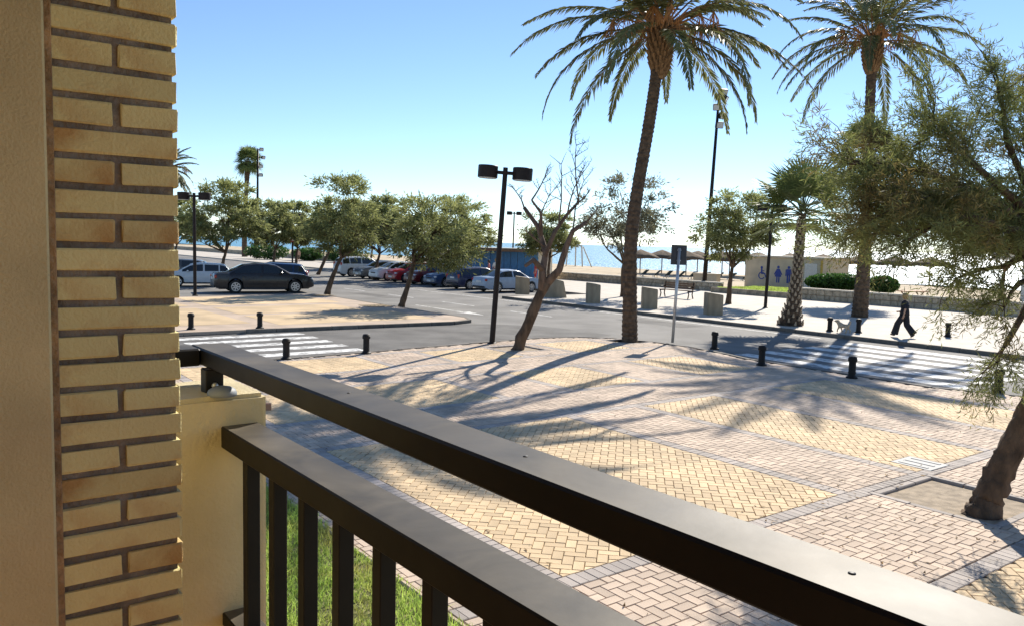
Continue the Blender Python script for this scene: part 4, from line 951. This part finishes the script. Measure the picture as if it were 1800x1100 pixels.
def date_palm(x, y, z, trunk, rad, crown, nfr, L, label, seed, emin=-35, emax=82, llen=.55, lean=(0, 0)):
    o = empty('date_palm', (x, y, z), 0, label, 'palm tree', 'tall date palms'); rg = np.random.default_rng(seed); g = random.Random(seed)
    ringed_trunk(o, trunk, rad, 70, .05, 'palm_trunk'); top = Vector(trunk[-1])
    mb = MB()                                            # stubs of old leaf bases on the trunk head
    for i in range(90):
        a = i*2.4; h = -1.25+1.5*i/90; rr = rad[-1]*(1.1+.75*math.sin(math.pi*(h+1.25)/1.7)); p = top+Vector((math.cos(a)*rr*.75, math.sin(a)*rr*.75, h))
        mb.tube([p, p+Vector((math.cos(a)*.18, math.sin(a)*.18, .30))], [.085, .04], 5)
    mb.lathe(top, [(rad[-1]*.9, -1.35), (rad[-1]*1.5, -.8), (rad[-1]*1.75, -.3), (rad[-1]*1.5, .15), (rad[-1]*.7, .5)], 14); mb.build('leaf_bases', 'palm_boot', o)
    Q = []; TI = []; ra = MB()
    for i in range(nfr):
        k = i/nfr; e0 = R(emin+(emax-emin)*k**.85+g.uniform(-8, 8)); az = i*2.39996+g.uniform(-.25, .25); LL = L*g.uniform(.85, 1.1)*(1-.12*k); bend = R(g.uniform(55, 95)*(1.05-.35*k))
        if e0-bend < R(-88): bend = e0+R(86)
        V, Rp = frond_quads(rg, LL, e0, bend, az, 78, llen, g.uniform(-.06, .06)); off = np.array(tuple(top))+np.array([math.cos(az), math.sin(az), 0])*.22+np.array([0, 0, .1+.35*k])
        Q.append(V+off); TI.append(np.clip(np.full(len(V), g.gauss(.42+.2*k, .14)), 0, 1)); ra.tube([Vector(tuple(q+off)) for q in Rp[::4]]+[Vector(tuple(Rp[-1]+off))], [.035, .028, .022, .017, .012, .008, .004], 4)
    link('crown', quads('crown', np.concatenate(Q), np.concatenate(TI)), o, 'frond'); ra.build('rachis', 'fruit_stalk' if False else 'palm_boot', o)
    st = MB()
    for i in range(14):
        a = i*1.31+g.uniform(0, .5); p = top+Vector((math.cos(a)*.35, math.sin(a)*.35, .25)); r1 = g.uniform(.9, 1.5); e = p+Vector((math.cos(a)*r1, math.sin(a)*r1, .25)); st.tube([p, p.lerp(e, .6)+Vector((0, 0, .3)), e], [.035, .03, .02], 5)
        for _ in range(14):
            b = e+Vector((g.uniform(-.35, .35), g.uniform(-.35, .35), -g.uniform(.3, .75))); st.tube([e, e.lerp(b, .5)+Vector((g.uniform(-.06, .06), 0, .03)), b], .011, 4)
    st.build('fruit_stalks', 'fruit_stalk', o); return o
date_palm(3.85, 26.08, -.08, [(0, 0, -.05), (-.05, 0, 1.5), (-.08, 0, 3.3), (.08, 0, 5.0), (.33, 0, 6.8), (.5, 0, 8.3), (.62, 0, 9.75)], [.27, .23, .215, .2, .19, .185, .19], 1, 50, 4.7, 'tall date palm with slightly curved trunk at the plaza kerb', 41, emin=-22)
date_palm(16.13, 37.37, .02, [(0, 0, -.05), (.05, 0, 3), (.0, 0, 6), (-.1, 0, 9), (-.15, 0, 12.3)], [.38, .27, .24, .22, .22], 1, 42, 5.0, 'tall straight date palm on the promenade behind the near tamarisk', 43, emin=-20, llen=.6)
def fan_palm(x, y, z, trunk, rad, nfr, pet, blade, label, seed, cross=False, emin=-50, dr=.28):
    o = empty('fan_palm', (x, y, z), 0, label, 'palm tree', 'fan palms'); g = random.Random(seed); rg = np.random.default_rng(seed); top = Vector(trunk[-1])
    ringed_trunk(o, trunk, rad, 40, .05, 'palm_trunk')
    if cross:
        pale = MB(); H_ = top.z-.3
        for i in range(170):
            a = i*2.39996; h = H_*i/170; k = h/top.z; rr = np.interp(h, [t[2] for t in trunk], rad)*1.0; p = Vector((math.cos(a)*rr+float(np.interp(h, [t[2] for t in trunk], [t[0] for t in trunk])), math.sin(a)*rr, h))
            pale.tube([p, p+Vector((math.cos(a)*.05, math.sin(a)*.05, .16))], [.055, .022], 4)
        pale.build('leaf_bases', 'boot_pale', o)
    Q = []; TI = []; pm = MB()
    for i in range(nfr):
        k = i/nfr; e = R(emin+(85-emin)*k+g.uniform(-10, 10)); az = i*2.39996+g.uniform(-.3, .3); h = np.array([math.cos(az)*math.cos(e), math.sin(az)*math.cos(e), math.sin(e)]); s0 = np.array(tuple(top))+h*.12; c = s0+h*pet*g.uniform(.75, 1.1)
        pm.tube([tuple(s0), tuple(s0*.5+c*.5+np.array([0, 0, .05])), tuple(c)], [.03, .022, .015], 5)
        sd_ = np.array([-math.sin(az), math.cos(az), 0]); nrm = np.cross(sd_, h); nseg = 26; sh_ = g.gauss(.35+.3*k, .12)
        an = np.linspace(-R(118), R(118), nseg); d = np.cos(an)[:, None]*h+np.sin(an)[:, None]*sd_; d += nrm*.12*np.abs(np.sin(an))[:, None]; ln = blade*(.82+.25*np.cos(an*.6))*(.9+.2*rg.random(nseg)); w = np.cross(d, nrm); w /= np.linalg.norm(w, axis=1)[:, None]
        m = c+d*(ln*.55)[:, None]; tip = c+d*ln[:, None]; tip[:, 2] -= ln*dr*(.4+rg.random(nseg)); w = w*(blade*.045)
        Q.append(np.stack([np.tile(c, (nseg, 1)), m-w, tip, m+w], 1)); TI.append(np.clip(np.full(nseg, sh_)+rg.normal(0, .08, nseg), 0, 1))
    link('crown', quads('crown', np.concatenate(Q), np.concatenate(TI)), o, 'fan_leaf'); pm.build('petioles', 'fan_leaf', o); return o
fan_palm(11.25, 32.57, .0, [(0, 0, -.05), (.05, 0, .35), (.12, 0, .9), (.2, 0, 2.2), (.24, 0, 3.6), (.28, 0, 4.5)], [.52, .38, .25, .16, .14, .15], 28, 1.2, 1.15, 'short fan palm with criss cross trunk and flared base on the promenade', 51, True, emin=-28, dr=.10)
fan_palm(22.6, 52.0, .0, [(0, 0, -.05), (.0, 0, 3.0), (-.2, 0, 6), (-.35, 0, 9.3)], [.36, .28, .24, .24], 34, 1.2, 1.35, 'fan palm behind the straight date palm, half hidden by the tamarisk', 52)
fan_palm(-40.26, 121.26, .0, [(0, 0, -.05), (.0, 0, 5), (.3, 0, 10), (.6, 0, 14.2)], [.42, .33, .30, .45], 40, 1.1, 1.5, 'lone distant fan palm beside the distant floodlight mast', 53, emin=-60)
date_palm(-31.2, 72, .0, [(0, 0, -.05), (.1, 0, 3), (.2, 0, 6), (.3, 0, 8.6)], [.3, .26, .24, .24], 1, 34, 3.2, 'palm partly hidden behind the brick column above the parked cars', 54)

# ================================================================== CARS
TOPS = {'saloon': [(-.5, .62), (-.495, .86), (-.47, .96), (-.36, 1.00), (-.20, 1.37), (-.08, 1.44), (.04, 1.43), (.12, 1.36), (.26, .98), (.40, .90), (.47, .80), (.495, .66), (.5, .58)],
        'hatch': [(-.5, .55), (-.497, .90), (-.47, 1.05), (-.40, 1.36), (-.34, 1.44), (-.05, 1.49), (.06, 1.46), (.13, 1.38), (.28, 1.02), (.41, .93), (.47, .82), (.495, .66), (.5, .58)],
        'estate': [(-.5, .55), (-.497, .92), (-.475, 1.02), (-.42, 1.36), (-.38, 1.42), (-.05, 1.48), (.05, 1.46), (.12, 1.38), (.27, 1.0), (.41, .92), (.47, .81), (.495, .66), (.5, .58)],
        'suv': [(-.5, .6), (-.498, 1.0), (-.48, 1.12), (-.45, 1.50), (-.40, 1.62), (-.05, 1.68), (.07, 1.65), (.14, 1.55), (.27, 1.14), (.41, 1.05), (.47, .95), (.495, .75), (.5, .62)]}
def car(kind, x, y, z, heading, paint, label, L=4.4, Wd=1.76, sc=1.0, plate=True):
    o = empty('parked_car', (x, y, z), heading, label, 'car', 'parked cars'); o.scale = (sc, sc, sc)
    T = TOPS[kind]; xs = [p[0]*L for p in T]; zs = [p[1] for p in T]; suv = kind == 'suv'; belt0 = 1.03 if suv else .93; rw = .35 if suv else .315; ax = (-.295*L, .30*L); ra_ = rw+.055
    topz = lambda X: float(np.interp(X, xs, zs)); hw = lambda X: Wd/2*(1-.10*abs(2*X/L)**5-.05*(abs(2*X/L) > .985))
    belt = lambda X: belt0+.03*(-X/L)
    st = sorted(set(np.round(np.concatenate([np.linspace(-L/2, L/2, 64)]+[np.linspace(a-ra_, a+ra_, 13) for a in ax]+[np.array(xs)]), 4)))
    def sec(X):
        w = hw(X); tz = topz(X); b = min(belt(X), tz-.02); zb = .20+.10*max(0, abs(2*X/L)-.86)/.14; arch = 0
        for a in ax:
            if abs(X-a) < ra_: arch = max(arch, math.sqrt(ra_*ra_-(X-a)**2)+rw-.01)
        z0 = max(zb, arch); gh = max(0, min(1, (tz-b)/.42)); k = gh
        return [(w*.80, z0), (w*.965, z0+.015), (w, max(.46, z0+.05)), (w*.985, max(b-.14, z0+.08)), (w*.955, max(b, z0+.10)), (w*(.93-.17*k), max(tz-.055, z0+.11)), (w*(.86-.20*k), max(tz-.012, z0+.12)), (0, max(tz+.018, z0+.13))]
    V = []; F = []; n = 15
    for X in st:
        h = sec(X); V += [(X, -p[0], p[1]) for p in h]+[(X, p[0], p[1]) for p in h[-2::-1]]
    for i in range(len(st)-1):
        for k in range(n-1): F.append((i*n+k, i*n+k+1, (i+1)*n+k+1, (i+1)*n+k))
        F.append((i*n+n-1, i*n, (i+1)*n, (i+1)*n+n-1))
    F += [tuple(range(n-1, -1, -1)), tuple(range((len(st)-1)*n, len(st)*n))]
    bd = link('body', pydata('body', V, F, True), o, paint)
    try: bd.data.set_sharp_from_angle(angle=R(50))
    except Exception: pass
    und = MB().box((0, 0, .30), (L*.9, Wd*.74, .22)).build('underbody', 'trim', o)
    # side glass
    g0 = [X for X in np.linspace(-L/2, L/2, 400) if topz(X)-belt(X) > .14]; xa, xb = g0[0]+.10, g0[-1]-.10; piv = (xa+xb)/2+.02*L
    cuts = [(xa, piv-.05), (piv+.05, xb)] if kind in ('saloon',) else [(xa, xa+(piv-xa)*.36-.04), (xa+(piv-xa)*.36+.04, piv-.05), (piv+.05, xb)]
    for a, b in cuts:
        for sg_ in (-1, 1):
            v = []; f = []
            X_ = np.linspace(a, b, 9)
            for X in X_:
                h = sec(X); A, C = h[4], h[5]
                for kk in (.10, .93): v.append((X, sg_*(A[0]+(C[0]-A[0])*kk+.008), A[1]+(C[1]-A[1])*kk))
            for i in range(8): f.append((2*i, 2*i+1, 2*i+3, 2*i+2) if sg_ < 0 else (2*i+2, 2*i+3, 2*i+1, 2*i))
            link('side_window', pydata('side_window', v, f, True), o, 'car_glass')
    ipk = int(np.argmax(zs))
    def screen(x0, x1, nm):
        v = []; f = []; Xs = np.linspace(x0, x1, 9)
        for X in Xs:
            h = sec(X); w = h[6][0]
            for yy in np.linspace(-1, 1, 7): v.append((X, yy*w*.97, h[6][1]+(h[7][1]-h[6][1])*(1-yy*yy)+.010))
        for i in range(8):
            for k in range(6): f.append((i*7+k, (i+1)*7+k, (i+1)*7+k+1, i*7+k+1))
        link(nm, pydata(nm, v, f, True), o, 'car_glass')
    screen(xs[8]-.02, xs[7]+.03, 'windscreen'); screen((xs[3] if kind == 'saloon' else xs[2])+.05, (xs[4] if kind == 'saloon' else xs[3])-.02, 'rear_window')
    for a in ax:
        for sg_ in (-1, 1):
            yc = sg_*(Wd/2-.11); rot = Matrix.Rotation(R(90), 3, 'X')
            w_ = empty('wheel', (a, yc, rw)); w_.parent = o
            MB().lathe((0, 0, 0), [(rw*.62, -.10), (rw*.93, -.10), (rw, -.06), (rw, .06), (rw*.93, .10), (rw*.62, .10)], 24, rot).build('tyre', 'tyre', w_, ang=40)
            rm = MB().lathe((0, sg_*.06, 0), [(rw*.64, -.03), (rw*.64, .03)], 20, rot); rm2 = MB()
            rm.build('rim_dish', 'trim', w_)
            for k in range(7):
                an = 2*math.pi*k/7; rm2.box((math.cos(an)*rw*.35, sg_*.097, math.sin(an)*rw*.35), (rw*.6, .02, .055), rot=Matrix.Rotation(-an, 3, 'Y'))
            for k in range(20):
                an = 2*math.pi*k/20; rm2.box((math.cos(an)*rw*.62, sg_*.097, math.sin(an)*rw*.62), (.035, .02, rw*.215), rot=Matrix.Rotation(-an, 3, 'Y'))
            rm2.build('rim', 'rim', w_)
    for sg_ in (-1, 1):
        zf = topz(.47*L); MB().box((L*.467, sg_*Wd*.355, zf-.12), (.20, .34, .14), rot=Matrix.Rotation(R(-sg_*14), 3, 'Z'), bev=.04).build('headlight', 'head_lens', o)
        zr = topz(-.47*L); MB().box((-L*.482, sg_*Wd*.385, zr-.16 if kind == 'saloon' else zr-.18), (.13, .30 if kind == 'saloon' else .20, .17 if kind == 'saloon' else .30), rot=Matrix.Rotation(R(sg_*10), 3, 'Z'), bev=.035).build('tail_light', 'tail_lens', o)
        mr = MB().box((L*.155, sg_*(Wd/2+.06), belt0+.05), (.12, .18, .13), bev=.035).build('mirror', paint, o)
        for xx in (-.02*L, -.19*L): MB().box((xx-.12, sg_*(hw(xx)*.99+.006), belt0-.13), (.16, .025, .03), bev=.006).build('door_handle', paint, o)
        MB().box((0, sg_*Wd*.484, .235), (L*.42, .05, .09), bev=.015).build('sill', 'trim', o)
    MB().box((-L/2-.002, 0, .78 if kind != 'saloon' else .70), (.03, .50, .11)).build('number_plate', 'plate', o)
    MB().box((L/2+.002, 0, .42), (.03, .50, .11)).build('number_plate', 'plate', o)
    MB().box((L/2-.02, 0, .60), (.06, .75, .10), bev=.02).build('grille', 'trim', o); MB().box((-L/2+.03, 0, .36), (.09, Wd*.80, .14), bev=.03).build('bumper_trim', 'trim', o)
    if kind in ('estate', 'suv'):
        for sg_ in (-1, 1): MB().tube([(-.36*L, sg_*.56, topz(-.36*L)+.03), (-.33*L, sg_*.56, topz(-.33*L)+.06), (0, sg_*.56, topz(0)+.05), (.03*L, sg_*.56, topz(.03*L)+.01)], .016, 6).build('roof_rail', 'trim', o)
    return o
car('saloon', -14.35, 46.3, -.10, R(27), 'paint_dark', 'dark saloon parked side on at the edge of the island pavement', 4.75, 1.80, 1.15)
car('estate', -15.3, 50.8, -.10, R(192), 'paint_blue', 'dark blue estate parked behind the dark saloon', 4.5, 1.76, 1.05)
car('hatch', -19.6, 50.4, -.10, R(200), 'paint_white', 'white hatchback parked next to the brick column behind the lamp', 4.0, 1.74, .98)
car('hatch', -23.2, 56, -.10, R(190), 'paint_grey', 'grey hatchback parked behind the white hatchback', 4.2, 1.76)
HD = math.atan2(NQ[1], NQ[0]); ROW = [('saloon', -42.1, 0, 'paint_silver', 'silver blue saloon parked nose in before the blue kiosk', 4.5), ('hatch', -45.2, 0, 'paint_navy', 'dark navy hatchback parked nose in next to the silver blue saloon', 4.1),
       ('saloon', -48.2, 1, 'paint_blue', 'dark blue saloon parked with its front to the road', 4.4), ('hatch', -51.0, 1, 'paint_darkred', 'dark red hatchback parked with its front to the road', 4.2),
       ('hatch', -53.8, 1, 'paint_red', 'bright red hatchback in the row of parked cars', 4.1), ('hatch', -56.6, 1, 'paint_white', 'white hatchback parked between the red hatchback and a grey saloon', 4.2),
       ('saloon', -59.4, 1, 'paint_grey', 'dark grey saloon parked beside a white van', 4.5), ('suv', -63.2, 0, 'paint_white', 'white van parked at the far end of the row, under the leaning tamarisk', 4.6)]
for kd, t, fl, pt, lb, L in ROW:
    p = W(28.6+L/2+.2, t); car(kd, p.x, p.y, -.10, HD+(math.pi if fl else 0), pt, lb, L)

# ================================================================== PEOPLE
def figure(name, x, y, z, rz, J, mats, h, label, hair, parent_cat='person', hl=.0):
    """J: joints dict in metres for a 1.0-scaled 1.7 m adult, x right, y forward, z up; one skinned body mesh"""
    o = empty(name, (x, y, z), rz, label, parent_cat); V = []; E = []; Rr = []
    def chain(pts, first=None):
        prev = first
        for p, r in pts:
            V.append(Vector(p)); Rr.append(r); i = len(V)-1
            if prev is not None: E.append((prev, i))
            prev = i
        return prev
    pel = chain([(J['pelvis'], .135)]); ch = chain([(J['waist'], .115), (J['chest'], .145), (J['neck0'], .075)], pel); nk = chain([(J['neck'], .052), (J['head0'], .075), (J['head1'], .098), (J['head2'], .082)], ch); chest = pel+2
    for s in ('L', 'R'):
        hd = chain([(J['sh'+s], .062), (J['el'+s], .043), (J['wr'+s], .028), (J['ha'+s], .034)], chest)
        hv = (Vector(J['ha'+s])-Vector(J['wr'+s])).normalized(); sdv = hv.cross(Vector((1, 0, 0))); sdv = sdv.normalized() if sdv.length > .1 else Vector((0, 1, 0))
        for k in range(4): b = Vector(J['ha'+s])+sdv*(.018*(k-1.5)); chain([(b+hv*.05, .0095), (b+hv*(.085+.012*(1-abs(k-1.2)))+Vector((0, .012, 0)), .008)], hd)
        b = Vector(J['wr'+s])+hv*.03+sdv*.035; chain([(b, .011), (b+hv*.045+sdv*.015, .009)], hd)
        chain([(J['hip'+s], .098), (J['kn'+s], .066), (J['an'+s], .042), (J['he'+s], .040), (J['to'+s], .034)], pel)
    me = bpy.data.meshes.new('body'); me.from_pydata([tuple(v) for v in V], E, []); ob = bpy.data.objects.new('body', me); COL.objects.link(ob)
    md = ob.modifiers.new('skin', 'SKIN'); md.use_smooth_shade = True
    for i, sv in enumerate(me.skin_vertices[0].data): sv.radius = (Rr[i], Rr[i]); sv.use_root = (i == 0)
    sb = ob.modifiers.new('sub', 'SUBSURF'); sb.levels = 1; sb.render_levels = 1
    dg = bpy.context.evaluated_depsgraph_get(); dg.update(); nm = bpy.data.meshes.new_from_object(ob.evaluated_get(dg)); bpy.data.objects.remove(ob)
    nm.materials.clear(); keys = list(mats.keys())
    for k in keys: nm.materials.append(M[mats[k]])
    P = {k: Vector(J[k]) for k in J}
    def dist(c, a, b):
        ab = b-a; t = max(0, min(1, (c-a).dot(ab)/ab.length_squared)); return (c-a-ab*t).length
    bones = [('top', 'pelvis', 'waist'), ('top', 'waist', 'chest'), ('top', 'chest', 'neck0'), ('skin', 'neck', 'head0'), ('skin', 'head0', 'head2')]
    for s in 'LR': bones += [('sleeve', 'sh'+s, 'el'+s), ('skin', 'el'+s, 'wr'+s), ('skin', 'wr'+s, 'ha'+s), ('bottom', 'hip'+s, 'kn'+s), ('shin', 'kn'+s, 'an'+s), ('shoe', 'he'+s, 'to'+s), ('top', 'chest', 'sh'+s), ('bottom', 'pelvis', 'hip'+s)]
    mi = [keys.index(min(bones, key=lambda b: dist(p.center, P[b[1]], P[b[2]]))[0]) for p in nm.polygons]
    nm.polygons.foreach_set('material_index', mi); nm.polygons.foreach_set('use_smooth', [True]*len(mi))
    b = link('body', nm, o); k = h/1.7; o.scale = (k, k, k)
    hc_ = P['head1']; fw = Vector((0, 1, 0)); hm = MB().lathe(hc_+Vector((0, -.025, .02)), [(.06, -.13-hl), (.098, -.07), (.112, .02), (.10, .08), (.06, .118), (.015, .13)], 14)
    hm.build('hair', hair, o, True)
    fm = MB().tube([hc_+Vector((0, .085, .015)), hc_+Vector((0, .118, -.02))], [.008, .014], 6); fm.build('nose', mats['skin'], o, True)
    return o
STAND = dict(pelvis=(0, 0, .93), waist=(0, 0, 1.08), chest=(0, .01, 1.30), neck0=(0, 0, 1.42), neck=(0, .01, 1.48), head0=(0, .03, 1.53), head1=(0, .03, 1.60), head2=(0, .025, 1.65),
    shL=(-.18, 0, 1.37), elL=(-.23, -.03, 1.10), wrL=(-.24, .06, .87), haL=(-.24, .09, .79), shR=(.18, 0, 1.37), elR=(.23, -.03, 1.10), wrR=(.24, .06, .87), haR=(.24, .09, .79),
    hipL=(-.09, 0, .88), knL=(-.10, .02, .48), anL=(-.10, -.02, .09), heL=(-.10, -.04, .045), toL=(-.11, .16, .035), hipR=(.09, 0, .88), knR=(.10, .02, .48), anR=(.10, -.02, .09), heR=(.10, -.04, .045), toR=(.11, .16, .035))
WALK = dict(STAND); WALK.update(elL=(-.22, -.14, 1.13), wrL=(-.23, -.10, .90), haL=(-.23, -.08, .82), elR=(.22, .05, 1.10), wrR=(.21, .25, 1.0), haR=(.2, .33, .98),
    knL=(-.09, .20, .52), anL=(-.09, .30, .12), heL=(-.09, .29, .06), toL=(-.10, .47, .10), knR=(.09, -.08, .49), anR=(.09, -.36, .17), heR=(.09, -.39, .13), toR=(.10, -.24, .035),
    pelvis=(0, -.02, .90), hipL=(-.09, 0, .85), hipR=(.09, -.02, .85))
wo = figure('person', 14.05, 28.85, .022, math.atan2(NT[1], NT[0])-math.pi/2+math.pi, WALK, dict(top='cloth_black', sleeve='cloth_black', bottom='cloth_black', shin='cloth_black', skin='skin', shoe='shoe'), 1.56, 'person in loose black clothes walking along the kerb with a small dog', 'hair_blond')
for s in 'LR':                       # wide black trouser legs
    a, b, c = Vector(WALK['hip'+s]), Vector(WALK['kn'+s]), Vector(WALK['an'+s]); MB().tube([a, a.lerp(b, .5), b, b.lerp(c, .6), c], [.115, .12, .115, .125, .135], 12, cap=False).build('trouser_leg', 'cloth_black', wo, True)
MB().lathe((0, -.01, 0), [(.185, .86), (.17, 1.0), (.15, 1.12), (.165, 1.28)], 14).build('tunic', 'cloth_black', wo, True)
figure('person', -26.3, 99.0, 0, R(180), STAND, dict(top='skin', sleeve='skin', bottom='cloth_brown', shin='skin', skin='skin', shoe='shoe'), 1.72, 'person in dark shorts standing by the distant stone wall', 'hair_dark')
figure('person', -1.9, 63.6, .02, R(90), STAND, dict(top='cloth_pink', sleeve='cloth_pink', bottom='cloth_brown', shin='skin', skin='skin', shoe='shoe'), 1.62, 'person in a pink top standing before the blue kiosk', 'hair_dark')
figure('person', -1.35, 63.4, .02, R(200), STAND, dict(top='cloth_white', sleeve='cloth_white', bottom='cloth_black', shin='cloth_black', skin='skin', shoe='shoe'), 1.74, 'person in a white shirt standing before the blue kiosk', 'hair_blond')
figure('person', 1.75, 62.3, .02, R(100), STAND, dict(top='cloth_red', sleeve='cloth_red', bottom='cloth_red', shin='skin', skin='skin', shoe='shoe'), 1.68, 'person in red standing at the kiosk corner behind the silver blue saloon', 'hair_dark')
# small dog
def dog():
    o = empty('dog', (12.36, 29.95, .02), math.atan2(NT[1], NT[0])+math.pi, 'small cream dog walking along the kerb between two bollards', 'dog'); V = []; E = []; Rr = []
    def chain(pts, first=None):
        prev = first
        for p, r in pts:
            V.append(p); Rr.append(r); i = len(V)-1
            if prev is not None: E.append((prev, i))
            prev = i
        return prev
    a = chain([((-.16, 0, .27), .075)]); b = chain([((0, 0, .265), .075), ((.15, 0, .28), .09)], a); n_ = chain([((.22, 0, .36), .06), ((.27, 0, .43), .068), ((.33, 0, .42), .045), ((.38, 0, .40), .028)], b)
    chain([((-.23, 0, .33), .025), ((-.27, 0, .42), .028), ((-.22, 0, .48), .022)], a); hd = n_-2
    for s in (-1, 1):
        chain([((.25, s*.055, .46), .022), ((.23, s*.085, .39), .026)], hd)
        chain([((.15, s*.06, .20), .035), ((.16+s*.05, s*.06, .11), .024), ((.15+s*.06, s*.06, .015), .024)], b)
        chain([((-.13, s*.06, .20), .045), ((-.20+s*.04, s*.06, .11), .026), ((-.17+s*.05, s*.06, .015), .024)], a)
    me = bpy.data.meshes.new('body'); me.from_pydata(V, E, []); ob = bpy.data.objects.new('body', me); COL.objects.link(ob); ob.modifiers.new('skin', 'SKIN')
    for i, sv in enumerate(me.skin_vertices[0].data): sv.radius = (Rr[i], Rr[i]); sv.use_root = (i == 0)
    s_ = ob.modifiers.new('sub', 'SUBSURF'); s_.levels = 1; s_.render_levels = 1; dg = bpy.context.evaluated_depsgraph_get(); dg.update(); nm = bpy.data.meshes.new_from_object(ob.evaluated_get(dg)); bpy.data.objects.remove(ob)
    nm.materials.clear(); nm.materials.append(M['fur']); nm.polygons.foreach_set('use_smooth', [True]*len(nm.polygons)); link('body', nm, o)
    MB().lathe((.405, 0, .405), [(.008, -.01), (.016, 0), (.008, .01)], 8).build('nose', 'trim', o, True)
    for s in (-1, 1): MB().lathe((.325, s*.035, .452), [(.004, -.006), (.01, 0), (.004, .006)], 6).build('eye', 'trim', o, True)
dog()

# ================================================================== LITTER
def litter():
    g = np.random.default_rng(77); P = []
    for (x, y, r, n) in ((5.2, 8.4, 2.6, 420), (.2, 22.6, 2.4, 160), (3.6, 24.6, 2.2, 120), (3.0, 12, 6, 220)):
        a = g.uniform(0, 6.28, n); k = r*np.sqrt(g.random(n)); P.append(np.stack([x+k*np.cos(a), y+k*np.sin(a), np.full(n, .006)], 1))
    P = np.concatenate(P); ok = [inpoly(*QT(p[0], p[1]), PLZ) and not any(a < QT(p[0], p[1])[0] < b and c < QT(p[0], p[1])[1] < d for a, b, c, d in PITS) and QT(p[0], p[1])[0] > LAWN_Q+.1 for p in P]; P = P[np.array(ok)]
    d = g.normal(0, 1, (len(P), 3)); d[:, 2] = g.normal(0, .12, len(P)); V = leafq(P, .028, g, 0, 2.4, d); V[:, :, 2] = .003+np.abs(V[:, :, 2]-.006)
    return quads('fallen_leaves', V, g.random(len(P)))
M['dry_leaf'] = mat('dry_leaf', (.20, .13, .06), .9, .3, 3, tint=(.5, 1.4))
tag(link('fallen_leaves', litter(), None, 'dry_leaf'), 'dry leaf litter scattered over the paving around the trees', 'leaf litter', kind='stuff')
